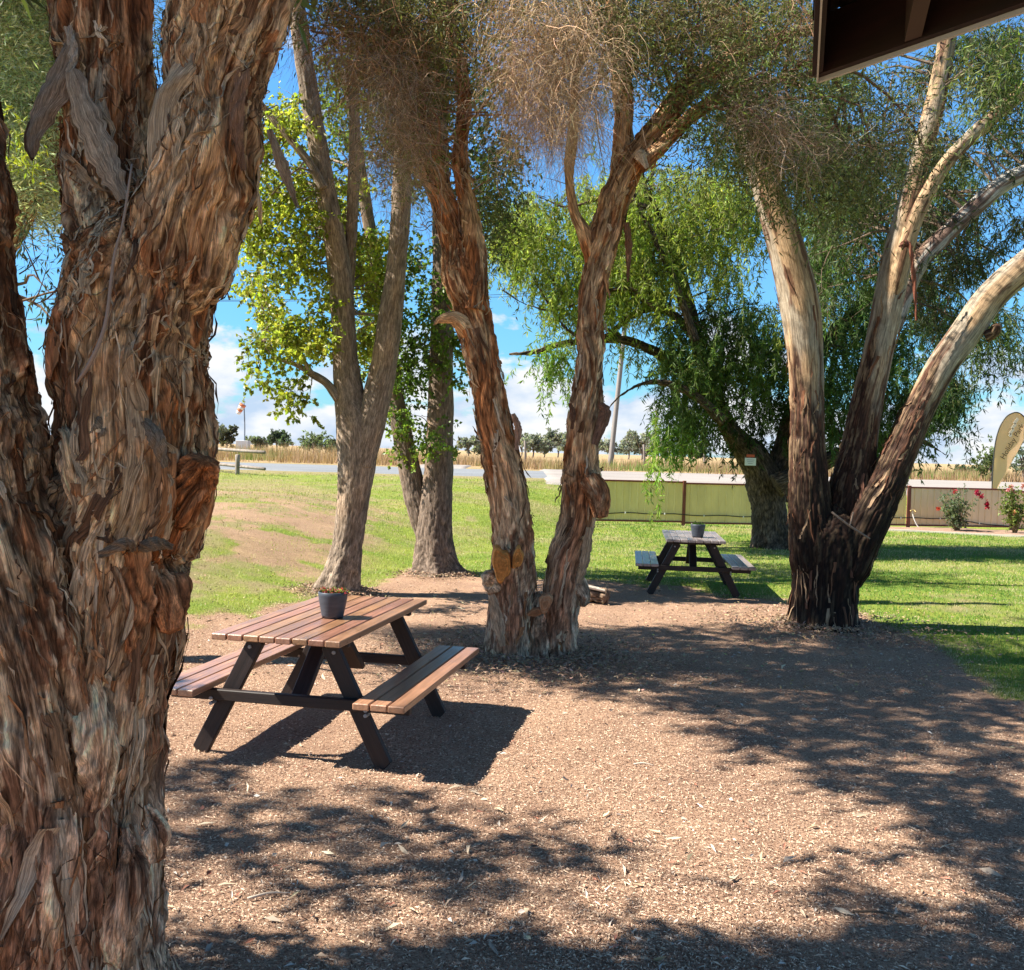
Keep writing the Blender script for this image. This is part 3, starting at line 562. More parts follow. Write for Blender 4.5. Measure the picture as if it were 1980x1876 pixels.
limbs(ct_, np.vstack([vis, mid, dl]), [iL[0], iL2[0]], None, 70, .03, col=(.12, .08, .05)); cb.build('crown', M_needle, Tn); ct_.build('branches', M_twig, Tn)

# ---- the two-stemmed paperbark in the middle
Tn = tree('paperbark_tree', 'two-stemmed paperbark with orange saw cuts low on its trunk, in the middle of the mulch', (.2, 9.25)); TP = Tn
tb = MB(); fl = MB(); kw = dict(seg=120, step=.014)
iL = tube(tb, *path([(984, 1300, 66), (984, 1262, 54), (986, 1180, 48), (990, 1100, 47), (990, 1020, 43), (974, 920, 38), (954, 820, 35), (936, 710, 32), (914, 610, 36), (894, 540, 40), (880, 480, 30), (858, 400, 27), (830, 310, 25), (808, 230, 25), (785, 130, 24), (755, 20, 24), (720, -120, 22), (680, -300, 18)], 9.2), fn=paper_fn(301, .75, .8), **kw)
iL2 = tube(tb, *path([(915, 600, 24), (922, 530, 22), (912, 440, 18), (895, 360, 16), (890, 290, 17), (898, 210, 18), (888, 120, 18), (862, 20, 20), (830, -120, 18), (800, -320, 14)], 9.1), fn=paper_fn(311, .6, .8), seg=80, step=.014)
iR = tube(tb, *path([(1072, 1296, 60), (1070, 1250, 44), (1078, 1180, 38), (1094, 1090, 37), (1118, 1010, 37), (1126, 940, 39), (1126, 880, 34), (1134, 780, 31), (1140, 680, 28), (1142, 590, 28), (1160, 500, 31), (1180, 430, 31), (1198, 370, 28), (1222, 318, 26), (1262, 258, 22), (1312, 190, 21), (1375, 140, 20), (1445, 102, 17), (1530, 70, 13), (1640, 30, 9)], 9.3), fn=paper_fn(321, .75, .8), **kw)
iR2 = tube(tb, *path([(1235, 320, 18), (1275, 285, 16), (1320, 240, 14), (1370, 200, 13), (1440, 170, 10), (1540, 150, 6)], 9.2), fn=paper_fn(331, .5, .8), seg=60, step=.014)
iR3 = tube(tb, *path([(1180, 420, 20), (1196, 350, 20), (1203, 280, 20), (1206, 200, 20), (1200, 110, 21), (1192, 10, 22), (1180, -140, 18), (1170, -320, 14)], 9.4), fn=paper_fn(341, .5, .8), seg=70, step=.014)
iR0 = tube(tb, *path([(1150, 510, 18), (1132, 455, 14), (1108, 405, 10), (1100, 345, 9), (1106, 280, 10), (1110, 200, 9), (1118, 100, 8)], 9.3), fn=paper_fn(351, .3, .8), seg=50, step=.014)
iM = tube(tb, *path([(1030, 1300, 70), (1030, 1250, 52), (1032, 1190, 36), (1040, 1150, 18)], 9.3), fn=paper_fn(361, .7, .8), **kw)
tube(tb, *path([(905, 640, 20, 9.15), (878, 615, 15, 9.05), (850, 617, 9, 9.0), (838, 628, 3, 8.98)]), fn=paper_fn(371, .35, .8), seg=40, step=.014)
tube(tb, *path([(1140, 930, 26, 9.2), (1158, 960, 24, 9.12), (1160, 1000, 12, 9.1)]), fn=paper_fn(373, .5, .8), seg=50, step=.014)
tube(tb, *path([(1110, 1130, 26, 9.3), (1124, 1150, 22, 9.3), (1130, 1170, 14, 9.3)]), fn=paper_fn(375, .5, .8), seg=40, step=.014)
tube(tb, *path([(958, 1130, 26, 9.1), (946, 1120, 20, 9.05), (938, 1124, 9, 9.0)]), fn=paper_fn(377, .5, .8), seg=40, step=.014)
tb.build('trunk', M_paper2, Tn, True)
for inf, n, sd in ((iL, 260, 13), (iL2, 80, 14), (iR, 260, 15), (iR3, 60, 16), (iR2, 40, 17), (iM, 50, 19)): bark_flaps(fl, inf, n, sd, (.06, .3), (.015, .05), .06)
def fsheet(pts, w, Yv, col, sd): sheet(pts, w, Yv, col, sd, M_paper2)
fsheet([(1212, 430), (1216, 480), (1214, 545)], [12, 14, 4], 9.15, (.2, .1, .06), 21); fsheet([(1160, 780), (1170, 800), (1150, 860)], [10, 26, 12], 9.0, (.18, .1, .07), 22)
fsheet([(992, 800), (1002, 830), (998, 870)], [8, 16, 6], 9.0, (.4, .24, .17), 23); fsheet([(1140, 1020), (1132, 1080), (1120, 1130)], [14, 20, 10], 9.05, (.40, .29, .19), 24)
fsheet([(950, 1150), (962, 1200), (972, 1250)], [14, 26, 12], 8.88, (.42, .31, .21), 25); fsheet([(1235, 290), (1240, 300), (1252, 325)], [14, 24, 8], 9.0, (.6, .5, .4), 26); fsheet([(1102, 780), (1108, 800), (1106, 830)], [6, 12, 5], 9.1, (.16, .08, .05), 27)
fl.build('loose_bark', M_paper2, Tn, True)
m_cut = mat('cut_wood', rough=.8, spec=.2); g = G(m_cut); a_ = g.attr('Col').outputs['Color']; g.base(g.mix(1, a_, g.ramp(g.noise(g.obj(), (1, 1, 1), 22, 5, .7, 1), (.3, .5), (.7, 1.3)), 'MULTIPLY'))
def scar(dx, dy, w, h, tilt, Yv, rgb):
    mb = MB(); o = at(dx, dy, Yv); n, m = 36, 8; V = [o + np.array([0, -.02, 0])]; c = [np.array(rgb) * .75]
    for k in range(1, m + 1):
        for a in range(n):
            th = a / n * 2 * math.pi; rr = k / m; e = 1 + .12 * math.sin(3 * th + dx) + .07 * math.sin(5 * th + dy); x = w * .5 * rr * math.cos(th) * e; z = h * .5 * rr * math.sin(th) * e
            V.append(o + np.array([x * math.cos(tilt) - z * math.sin(tilt), -.03 * math.cos(rr * 1.5) + (.10 if k == m else 0) - .012 * math.sin(rr * 19), x * math.sin(tilt) + z * math.cos(tilt)])); c.append(np.array(rgb) * (1.15 if k == m - 1 else .78 + .12 * (k % 2)))
    F = [[0, 1 + a, 1 + (a + 1) % n, 1 + (a + 1) % n] for a in range(n)] + [[1 + (k - 1) * n + a, 1 + k * n + a, 1 + k * n + (a + 1) % n, 1 + (k - 1) * n + (a + 1) % n] for k in range(1, m) for a in range(n)]
    mb.add(V, F, np.array(c)); return mb.build('saw_cut', m_cut, TP, True)
scar(969, 1092, .17, .32, .15, 8.86, (.66, .27, .07)); scar(1001, 1080, .10, .20, -.15, 8.87, (.68, .30, .08)); scar(1055, 1168, .11, .20, -.3, 8.94, (.55, .29, .15)); scar(1035, 1186, .13, .07, .3, 8.93, (.45, .2, .09))
# crown: olive needles above, dry brown twig curtains below them
cb, ct_, dd_ = MB(), MB(), MB(); allP = []
def olive(poly, Ya, Yb, n, gap, col, sd, nl=44, rad=.17):
    c = region(poly, Ya, Yb, n, gap, .014, sd); fluff(cb, c, nl, rad, .075, .013, col, .8, .4); allP.append(c)
olive([(600, -60), (1580, -60), (1560, 60), (1300, 120), (1000, 70), (960, 30), (900, 30), (870, 100), (700, 90), (590, 60)], 8, 10.5, 560, .38, (.12, .115, .045), 1)
olive([(1150, 20), (1600, 20), (1640, 300), (1450, 340), (1300, 190), (1180, 160)], 8.3, 10.6, 380, .42, (.13, .165, .045), 2)
olive([(700, 80), (880, 80), (870, 240), (800, 330), (760, 300), (690, 190)], 8.5, 10.6, 240, .40, (.13, .165, .045), 3)
olive([(900, 330), (1010, 360), (1010, 480), (930, 480)], 10.5, 11.5, 60, .4, (.09, .11, .04), 4)
olive([(1300, 250), (1560, 160), (1900, 140), (1850, 300), (1600, 420), (1450, 400)], 8.6, 10.2, 300, .45, (.13, .15, .055), 6, 34)
def dead(poly, Ya, Yb, n, gap, col, sd, ln=.55, wid=.0036, grav=1.6, k=14, dirv=(0, 0, -.2)):
    c = region(poly, Ya, Yb, n, gap, .016, sd); q = np.repeat(c, k, 0) + rng.normal(size=(n * k if len(c) == n else len(c) * k, 3)) * .13; m = len(q)
    gcol = np.repeat(np.clip(rng.normal(1, .25, len(c)), .5, 1.6), k)
    pts = strands(dd_, q, unit(rng.normal(size=(m, 3)) * [.8, .8, .3] + dirv), rng.uniform(.3, 1.2, m) * ln, wid, tint_(m, col, .35, .05, gcol), 6, grav * .8, .3)
    j = rng.integers(1, 5, m); s2 = pts[np.arange(m), j]; strands(dd_, s2, unit(rng.normal(size=(m, 3)) + [0, 0, -.7]), rng.uniform(.2, .6, m) * ln, wid * .75, tint_(m, col, .28, .05, gcol), 4, 1, .28); allP.append(c)
TAN = (.42, .29, .175); RUS = (.24, .13, .065)
dead([(980, -30), (1150, -30), (1170, 150), (1130, 280), (1000, 180), (985, 80)], 7.6, 8.8, 170, .24, TAN, 1, .62, k=18, wid=.0044)
dead([(985, 60), (1060, 100), (1130, 230), (1110, 270), (1000, 220)], 7.6, 8.5, 60, 0, TAN, 2, .6, k=16, wid=.0044, dirv=(-.3, 0, -.5))
dead([(600, -30), (850, -30), (840, 200), (760, 330), (700, 200), (600, 130)], 7.8, 9.8, 190, .42, RUS, 3, .55, k=12)
dead([(720, 100), (810, 100), (800, 340), (770, 380), (735, 300)], 7.6, 8.8, 90, .1, (.30, .21, .14), 4, .7, k=14)
dead([(1150, -30), (1590, -30), (1590, 140), (1450, 110), (1300, 90), (1170, 60)], 8, 9.8, 120, .45, (.22, .14, .08), 5, .45, k=12)
dead([(1400, 150), (1500, 200), (1590, 260), (1560, 330), (1420, 240)], 8.2, 9.6, 90, .3, (.36, .26, .18), 6, .5, k=14, grav=.9, dirv=(.6, 0, -.2))
dead([(1560, 120), (1850, 110), (1830, 260), (1700, 330), (1600, 280)], 8.4, 10, 50, .5, (.22, .15, .10), 7, .4, k=9)
g1_ = region([(600, -40), (1580, -40), (1540, 130), (1250, 200), (1180, 60), (950, 40), (860, 220), (700, 160)], 9.5, 11, 260, .42, .015, 88); clumps(cb, ct_, g1_, 20, .17, .06, .016, (.085, .14, .035), .6); allP.append(g1_)
clumps(cb, ct_, cen, 34, .2, .14, .042, (.09, .11, .04), .5)  # oversized leaves added out of view to throw ground shade
aP = np.vstack(allP + [cen]); limbs(ct_, aP, [iL[0][-160:], iL2[0][-80:], iR[0][-110:], iR3[0][-90:], iR2[0][-50:], iR0[0][-30:]], None, 150, .028, col=(.17, .09, .055), droop=.05)
cb.build('crown', M_needle, Tn); ct_.build('branches', M_twig, Tn); dd_.build('dead_twigs', M_twig, Tn)

# ---- grey forked tree with bright leaves
Tn = tree('leafy_tree', 'grey-barked Y-shaped tree with bright yellow-green leaves, behind the near picnic table', (-2.15, 12.8))
tb = MB(); kw = dict(fn=grey_fn(401, (.30, .235, .185)), seg=80, step=.03)
i1 = tube(tb, *path([(650, 1180, 64), (652, 1150, 48), (662, 1105, 37), (674, 1040, 30), (684, 960, 32), (690, 890, 37), (688, 830, 40), (676, 770, 31), (668, 700, 24), (664, 620, 23), (658, 540, 24), (645, 450, 21), (628, 360, 19), (613, 270, 18), (600, 190, 18), (584, 90, 17), (570, -20, 15), (550, -200, 11)], 12.8), **kw)
i2 = tube(tb, *path([(696, 900, 26), (712, 830, 30), (728, 770, 28), (742, 710, 26), (754, 620, 23), (766, 520, 20), (774, 420, 18), (778, 310, 18), (776, 200, 17), (770, 80, 16), (762, -60, 14), (750, -250, 10)], 12.75), **kw)
i3 = tube(tb, *path([(664, 630, 15), (674, 540, 12), (680, 440, 12), (684, 340, 11), (686, 240, 11), (680, 120, 9)], 12.9), **kw)
i4 = tube(tb, *path([(655, 772, 10), (632, 742, 8), (604, 724, 7), (570, 704, 5), (536, 692, 3.5), (505, 664, 2)], 12.7), **kw)
i5 = tube(tb, *path([(626, 365, 9), (600, 318, 8), (560, 268, 7), (515, 215, 6), (470, 150, 5)], 12.6), **kw); tube(tb, *path([(604, 724, 5), (585, 695, 3.5), (555, 668, 2.5)], 12.6), **kw)
tb.build('trunk', M_grey, Tn, True)
cb, ct_ = MB(), MB(); YG = (.33, .37, .06); GG = (.14, .19, .04)
c1 = region([(440, 180), (560, 190), (620, 260), (640, 440), (660, 560), (640, 720), (560, 700), (500, 620), (470, 560), (490, 500), (440, 430), (430, 320)], 12.4, 14, 520, .42, .014, 11)
c2 = region([(470, 660), (520, 640), (580, 700), (600, 760), (600, 812), (560, 800), (520, 740), (480, 745)], 12.2, 13, 52, .3, .02, 12)
c3 = region([(600, 360), (760, 330), (760, 480), (740, 700), (700, 740), (690, 560), (640, 470)], 13.0, 15.2, 280, .42, .014, 13)
c4 = region([(560, 60), (860, 80), (850, 330), (760, 400), (640, 360), (570, 250)], 14.8, 17.5, 420, .38, .012, 14)
clumps(cb, ct_, c1, 26, .17, .062, .048, YG, .35, curl=.15); clumps(cb, ct_, c2, 26, .13, .062, .048, (.24, .28, .04), .5); clumps(cb, ct_, c3, 24, .17, .062, .048, YG, .35); clumps(cb, ct_, c4, 24, .2, .065, .045, GG, .35)
clumps(cb, ct_, region([(500, 620), (560, 600), (640, 640), (640, 700), (560, 690)], 12, 13.2, 40), 24, .15, .062, .048, YG, .35)
limbs(ct_, np.vstack([c1, c2, c3, c4]), [i1[0][-130:], i2[0][-110:], i3[0], i4[0], i5[0]], None, 90, .024, col=(.22, .17, .13)); cb.build('crown', M_leafb, Tn); ct_.build('branches', M_twig, Tn)

# ---- darker grey tree just behind it
Tn = tree('leafy_tree', 'darker grey tree with leaning second stem and flared roots, behind the Y-shaped tree', (-1.05, 15.1))
tb = MB(); kw = dict(fn=grey_fn(431, (.23, .175, .14)), seg=80, step=.035)
i1 = tube(tb, *path([(846, 1135, 62), (844, 1105, 46), (842, 1060, 37), (842, 1000, 34), (848, 900, 28), (852, 780, 25), (854, 660, 23), (856, 540, 20), (854, 400, 18), (850, 260, 17), (846, 120, 15), (840, -60, 12), (830, -260, 8)], 15.1), **kw)
i2 = tube(tb, *path([(838, 1060, 22), (818, 1000, 26), (800, 940, 23), (784, 870, 20), (768, 790, 18), (752, 700, 16), (738, 600, 14), (724, 500, 13), (708, 400, 12), (690, 280, 10), (670, 140, 8)], 15.2), **kw)
for q in ([(860, 1080, 20), (884, 1105, 14), (910, 1118, 9), (935, 1124, 3)], [(830, 1090, 18), (808, 1108, 12), (790, 1118, 5)], [(850, 1090, 18, 15), (856, 1115, 14, 14.9), (866, 1126, 6, 14.8)]): tube(tb, *path(q, 15.05), **kw)
tb.build('trunk', M_grey, Tn, True); cb, ct_ = MB(), MB()
c1 = region([(720, 420), (800, 440), (900, 520), (900, 660), (880, 720), (860, 850), (800, 860), (745, 800), (720, 640), (700, 540)], 14.2, 16, 330, .42, .014, 15); c2 = region([(740, 780), (800, 770), (850, 860), (880, 830), (860, 920), (800, 980), (790, 900), (745, 850)], 14.4, 15.6, 46, .42, .02, 16)
c3 = region([(880, 60), (990, 60), (1000, 300), (980, 460), (880, 470), (880, 250)], 14.5, 17, 260, .42, .018, 17); c4 = region([(820, 640), (900, 620), (900, 740), (860, 760)], 14.3, 15, 30)
clumps(cb, ct_, c1, 24, .18, .066, .046, (.13, .21, .04), .4); clumps(cb, ct_, c2, 20, .15, .066, .05, (.20, .28, .05), .4); clumps(cb, ct_, c3, 24, .22, .07, .045, (.07, .11, .03), .4); clumps(cb, ct_, c4, 20, .15, .066, .046, (.18, .26, .05), .4)
limbs(ct_, np.vstack([c1, c2, c3, c4]), [i1[0], i2[0]], None, 70, .022, col=(.15, .11, .09)); cb.build('crown', M_leafb, Tn); ct_.build('branches', M_twig, Tn)

# ---- smooth gum with three spreading stems
Tn = tree('gum_tree', 'cream-barked gum whose three spreading stems rise from a black-brown base', (3.55, 11.3)); TG = Tn
tb = MB(); kw = dict(fn=gum_fn(501), seg=130, step=.018)
i0 = tube(tb, *path([(1594, 1240, 86), (1594, 1212, 68), (1598, 1150, 63), (1602, 1090, 66), (1606, 1045, 66), (1612, 1010, 56), (1618, 985, 36), (1624, 970, 12)], 11.35), **kw)
i1 = tube(tb, *path([(1590, 1170, 36), (1578, 1090, 46), (1568, 1000, 42), (1562, 900, 37), (1561, 800, 32), (1558, 700, 33), (1548, 600, 36), (1526, 500, 34), (1496, 400, 31), (1472, 320, 30), (1448, 240, 29), (1420, 150, 27), (1390, 40, 25), (1360, -100, 22), (1330, -300, 17)], 11.3), tin=.5, **kw)
i2 = tube(tb, *path([(1612, 1150, 34), (1626, 1060, 48), (1642, 970, 46), (1658, 880, 36), (1672, 800, 31), (1694, 700, 28), (1714, 600, 27), (1732, 510, 27), (1744, 450, 24), (1760, 380, 21), (1784, 290, 20), (1808, 200, 19), (1826, 110, 17), (1850, -40, 15), (1880, -220, 11)], 11.4), tin=.3, **kw)
i2b = tube(tb, *path([(1722, 600, 14), (1738, 520, 18), (1762, 440, 17), (1790, 380, 15), (1830, 315, 14), (1880, 262, 14), (1930, 218, 14), (1990, 170, 14), (2080, 110, 12)], 11.3), fn=gum_fn(541, -3), seg=70, step=.02, tin=.35)
i2c = tube(tb, *path([(1722, 660, 16, 11.7), (1748, 570, 18, 11.8), (1775, 510, 19, 11.8), (1820, 462, 17, 11.8), (1880, 405, 17, 11.8), (1940, 355, 17, 11.8), (2010, 325, 17, 11.8), (2120, 280, 15, 11.8)]), fn=gum_fn(561, -4, (1.1, 1.25, 1.5)), seg=80, step=.02, tin=.3)
i3 = tube(tb, *path([(1622, 1180, 30), (1642, 1100, 38), (1676, 1010, 42), (1712, 940, 36), (1742, 870, 32), (1778, 790, 29), (1820, 710, 28), (1866, 645, 28), (1916, 575, 28), (1978, 518, 28), (2060, 450, 25), (2180, 360, 20)], 11.2), tin=.5, **kw)
tube(tb, *path([(1905, 650, 14, 11.15), (1922, 642, 13, 11.1), (1928, 628, 9, 11.05)]), fn=gum_fn(571, 9), seg=30, step=.02)
tb.build('trunk', M_gum, Tn, True)
fl = MB(); GC = [(.2, .09, .05), (.13, .06, .04), (.36, .24, .15)]
for inf, n, sd in ((i0, 120, 31), (i1, 90, 32), (i2, 90, 33), (i3, 110, 34)): bark_flaps(fl, inf, n, sd, (.08, .4), (.01, .035), .035, GC, vr=(0, .5))
sheet([(1760, 470), (1768, 540), (1772, 620)], [6, 9, 3], 11.0, (.22, .08, .05), 41, M_gum); sheet([(1742, 480), (1752, 470), (1764, 480)], [10, 16, 6], 11.05, (.15, .06, .04), 42, M_gum)
fl.build('loose_bark', M_gum, Tn, True)
sh = MB(); tube(sh, *path([(1608, 990, 2, 10.8), (1640, 1015, 2.2, 10.75), (1682, 1042, 1.6, 10.75)]), 6, (.28, .2, .15), n=10); tube(sh, *path([(1650, 990, 1.4, 10.75), (1643, 1018, 1.6, 10.72)]), 5, (.28, .2, .15), n=6); sh.build('dead_branch', M_twig, Tn, True)
cb, ct_ = MB(), MB(); OL = (.085, .11, .045)
c1 = region([(1760, 420), (1900, 380), (1980, 300), (1980, 440), (1900, 500), (1880, 640), (1800, 640), (1770, 560)], 11.6, 13.5, 260, .42, .02, 51); c2 = region([(1580, 90), (1980, 40), (1990, 180), (1980, 330), (1820, 330), (1700, 420), (1600, 460), (1560, 380)], 11.5, 14.5, 640, .43, .014, 52)
c3 = region([(1850, 60), (1990, 20), (1990, 260), (1900, 230)], 10.5, 12, 170, .40, .02, 53); c4 = region([(1560, 380), (1700, 400), (1700, 520), (1590, 620), (1560, 500)], 12, 14, 200, .43, .02, 54)
clumps(cb, ct_, c1, 22, .2, .10, .018, (.07, .09, .045), .7); clumps(cb, ct_, c2, 22, .22, .10, .018, OL, .7); clumps(cb, ct_, c3, 22, .2, .09, .016, (.12, .17, .05), .7); clumps(cb, ct_, c4, 22, .2, .10, .018, (.08, .13, .04), .7)
up_ = at(rng.uniform(1300, 2300, 240), rng.uniform(-420, -40, 240), rng.uniform(10.4, 13, 240)); clumps(cb, ct_, up_, 24, .32, .10, .02, OL, .6)
limbs(ct_, np.vstack([c1, c2, c3, c4, up_]), [i1[0][-120:], i2[0][-120:], i2b[0], i2c[0], i3[0][-60:]], None, 120, .026, col=(.15, .11, .08)); cb.build('crown', M_leaf, Tn); ct_.build('branches', M_twig, Tn)

# ---- weeping tree behind
Tn = tree('willow_tree', 'big weeping tree with dark leaning trunk and hanging green leaves, just before the fence', (5.35, 21)); TW = Tn
tb = MB(); kw = dict(fn=dark_fn(601), seg=80, step=.045)
i1 = tube(tb, *path([(1496, 1085, 64), (1494, 1062, 46), (1490, 1020, 37), (1484, 960, 35), (1470, 910, 34), (1452, 880, 32), (1425, 850, 22), (1404, 820, 18), (1380, 760, 15), (1355, 690, 14), (1335, 600, 13), (1310, 520, 12), (1280, 440, 12), (1245, 370, 11), (1220, 280, 9), (1200, 150, 6)], 21), **kw)
i2 = tube(tb, *path([(1490, 960, 34), (1520, 880, 30), (1545, 790, 26), (1560, 690, 22), (1580, 580, 18), (1590, 460, 15), (1600, 330, 11), (1600, 200, 8)], 21.3), **kw)
i3 = tube(tb, *path([(1375, 760, 13), (1330, 725, 12), (1290, 695, 12), (1240, 668, 10), (1185, 655, 9), (1130, 660, 8), (1085, 665, 7), (1040, 680, 6), (985, 686, 3)], 20.6), **kw)
i4 = tube(tb, *path([(1340, 650, 9), (1300, 605, 8), (1265, 595, 8), (1225, 610, 7), (1200, 628, 6), (1165, 655, 5)], 20.5), **kw)
i5 = tube(tb, *path([(1500, 940, 24), (1580, 900, 18), (1680, 860, 14), (1770, 850, 7), (1830, 880, 1)], 20.4), **kw)
i6 = tube(tb, *path([(1310, 620, 7), (1240, 560, 6), (1170, 520, 6), (1100, 480, 5), (1030, 450, 3)], 20.8), **kw)
i7 = tube(tb, *path([(1560, 700, 16), (1640, 620, 14), (1720, 540, 11), (1800, 460, 8)], 21.5), **kw)
i8 = tube(tb, *path([(1200, 650, 5), (1130, 610, 4), (1080, 560, 4), (1050, 500, 3)], 20.6), **kw)
for q in ([(1400, 815, 12), (1350, 770, 9), (1300, 745, 8), (1250, 740, 5), (1200, 765, 3), (1170, 800, 1)], [(1270, 600, 6), (1220, 560, 5), (1150, 570, 4), (1080, 600, 3), (1020, 590, 2), (970, 560, 1)], [(1130, 660, 5), (1090, 630, 4), (1050, 570, 3), (1020, 520, 1)], [(1345, 660, 9), (1310, 560, 8), (1270, 470, 7), (1235, 400, 6), (1210, 330, 4)], [(1250, 400, 6), (1180, 380, 5), (1100, 400, 3), (1040, 380, 1)]): tube(tb, *path(q, 19.4), **kw)
tb.build('trunk', M_dark, Tn, True)
m_soil = mat('bare_soil', rough=.95, spec=.1); g = G(m_soil); g.base(g.ramp(g.noise(g.obj(), (1, 1, 1), 14, 5, .7), (.3, (.20, .13, .09)), (.7, (.42, .30, .21))))
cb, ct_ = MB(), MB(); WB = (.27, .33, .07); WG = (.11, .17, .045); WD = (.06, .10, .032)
def wp(poly, Ya, Yb, n, gap, L_, col, sd, per=26, o=.25):
    c = region(poly, Ya, Yb, n, gap, .012, sd); weep(cb, ct_, c, rng.uniform(.5, 1.2, len(c)) * L_, .13, .026, col, per, o, .32); return c
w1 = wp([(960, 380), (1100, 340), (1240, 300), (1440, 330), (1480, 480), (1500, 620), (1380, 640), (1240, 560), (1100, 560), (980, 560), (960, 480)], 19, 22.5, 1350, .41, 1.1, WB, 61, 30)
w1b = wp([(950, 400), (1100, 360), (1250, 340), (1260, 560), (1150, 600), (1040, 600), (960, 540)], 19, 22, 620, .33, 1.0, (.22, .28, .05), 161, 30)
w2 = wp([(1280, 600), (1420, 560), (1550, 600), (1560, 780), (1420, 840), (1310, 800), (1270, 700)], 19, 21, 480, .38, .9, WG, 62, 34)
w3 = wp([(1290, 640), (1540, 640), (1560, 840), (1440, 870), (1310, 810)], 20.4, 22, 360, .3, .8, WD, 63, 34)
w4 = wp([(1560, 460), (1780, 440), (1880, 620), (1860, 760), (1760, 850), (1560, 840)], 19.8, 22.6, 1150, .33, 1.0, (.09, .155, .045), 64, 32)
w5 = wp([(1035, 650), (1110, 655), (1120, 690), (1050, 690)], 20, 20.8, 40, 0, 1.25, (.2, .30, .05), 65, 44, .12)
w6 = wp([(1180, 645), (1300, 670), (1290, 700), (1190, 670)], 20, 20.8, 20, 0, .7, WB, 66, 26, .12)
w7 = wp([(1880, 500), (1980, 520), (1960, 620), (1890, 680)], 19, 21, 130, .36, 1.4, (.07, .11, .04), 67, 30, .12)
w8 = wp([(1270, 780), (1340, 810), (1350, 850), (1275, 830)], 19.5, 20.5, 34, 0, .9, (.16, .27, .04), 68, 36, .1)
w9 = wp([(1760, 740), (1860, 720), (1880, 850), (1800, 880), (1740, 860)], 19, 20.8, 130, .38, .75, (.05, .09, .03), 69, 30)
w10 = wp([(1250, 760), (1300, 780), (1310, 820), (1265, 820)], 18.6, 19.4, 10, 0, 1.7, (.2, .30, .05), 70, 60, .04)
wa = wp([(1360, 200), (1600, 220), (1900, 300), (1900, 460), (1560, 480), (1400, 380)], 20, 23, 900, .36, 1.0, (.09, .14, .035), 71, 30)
up_ = at(rng.uniform(1150, 1950, 160), rng.uniform(-150, 230, 160), rng.uniform(20, 24, 160)); weep(cb, ct_, up_, 1.3, .15, .03, WG, 26)
limbs(ct_, np.vstack([w1, w2, w4, w7, wa]), [i1[0], i2[0], i3[0], i4[0], i5[0], i6[0], i7[0], i8[0]], None, 170, .03, col=(.05, .035, .028), droop=.0)
cb.build('crown', M_leaf, Tn); ct_.build('branches', M_twig, Tn)

# ================================================================== PICNIC TABLES
def wood_mat(name, along=1, lo=.6, hi=1.3, rough=.30, spec=.75):
    m = mat(name, rough=rough, spec=spec); g = G(m); a = g.attr('Col').outputs['Color']; o = g.attr('bk').outputs['Vector']
    n1 = g.noise(o, (60, 2.2, 60), 1, 6, .65, .4); n2_ = g.noise(o, (9, 3, 9), 1, 4, .6)
    g.base(g.mix(1, g.mix(1, a, g.ramp(n1, (.3, lo), (.7, hi)), 'MULTIPLY'), g.ramp(n2_, (.3, (.75, .72, .7)), (.7, (1.2, 1.15, 1.1))), 'MULTIPLY'))
    g.l(g.math('ADD', g.math('MULTIPLY', n2_, .35), rough - .15), g.b.inputs['Roughness']); g.bump(n1, .35, .004); return m
M_deck = wood_mat('stained_decking'); M_leg = wood_mat('dark_stained_timber', lo=.5, hi=1.5, rough=.55, spec=.4)
def plank(mb, c, s, col, rot=None, bev=.005, seed=0):
    V, F = boxvf((0, 0, 0), s, None, bev); bk = V.copy(); k = int(np.argmax(s))
    if k != 1: bk[:, [1, k]] = bk[:, [k, 1]]
    bk = bk + [seed * 1.7, seed * .9, seed * 2.3]
    if rot is not None: V = V @ np.array(rot).T
    mb.add(V + np.array(c), F, col, bk)
BR = np.array((.33, .175, .105)); DK = np.array((.020, .013, .012))
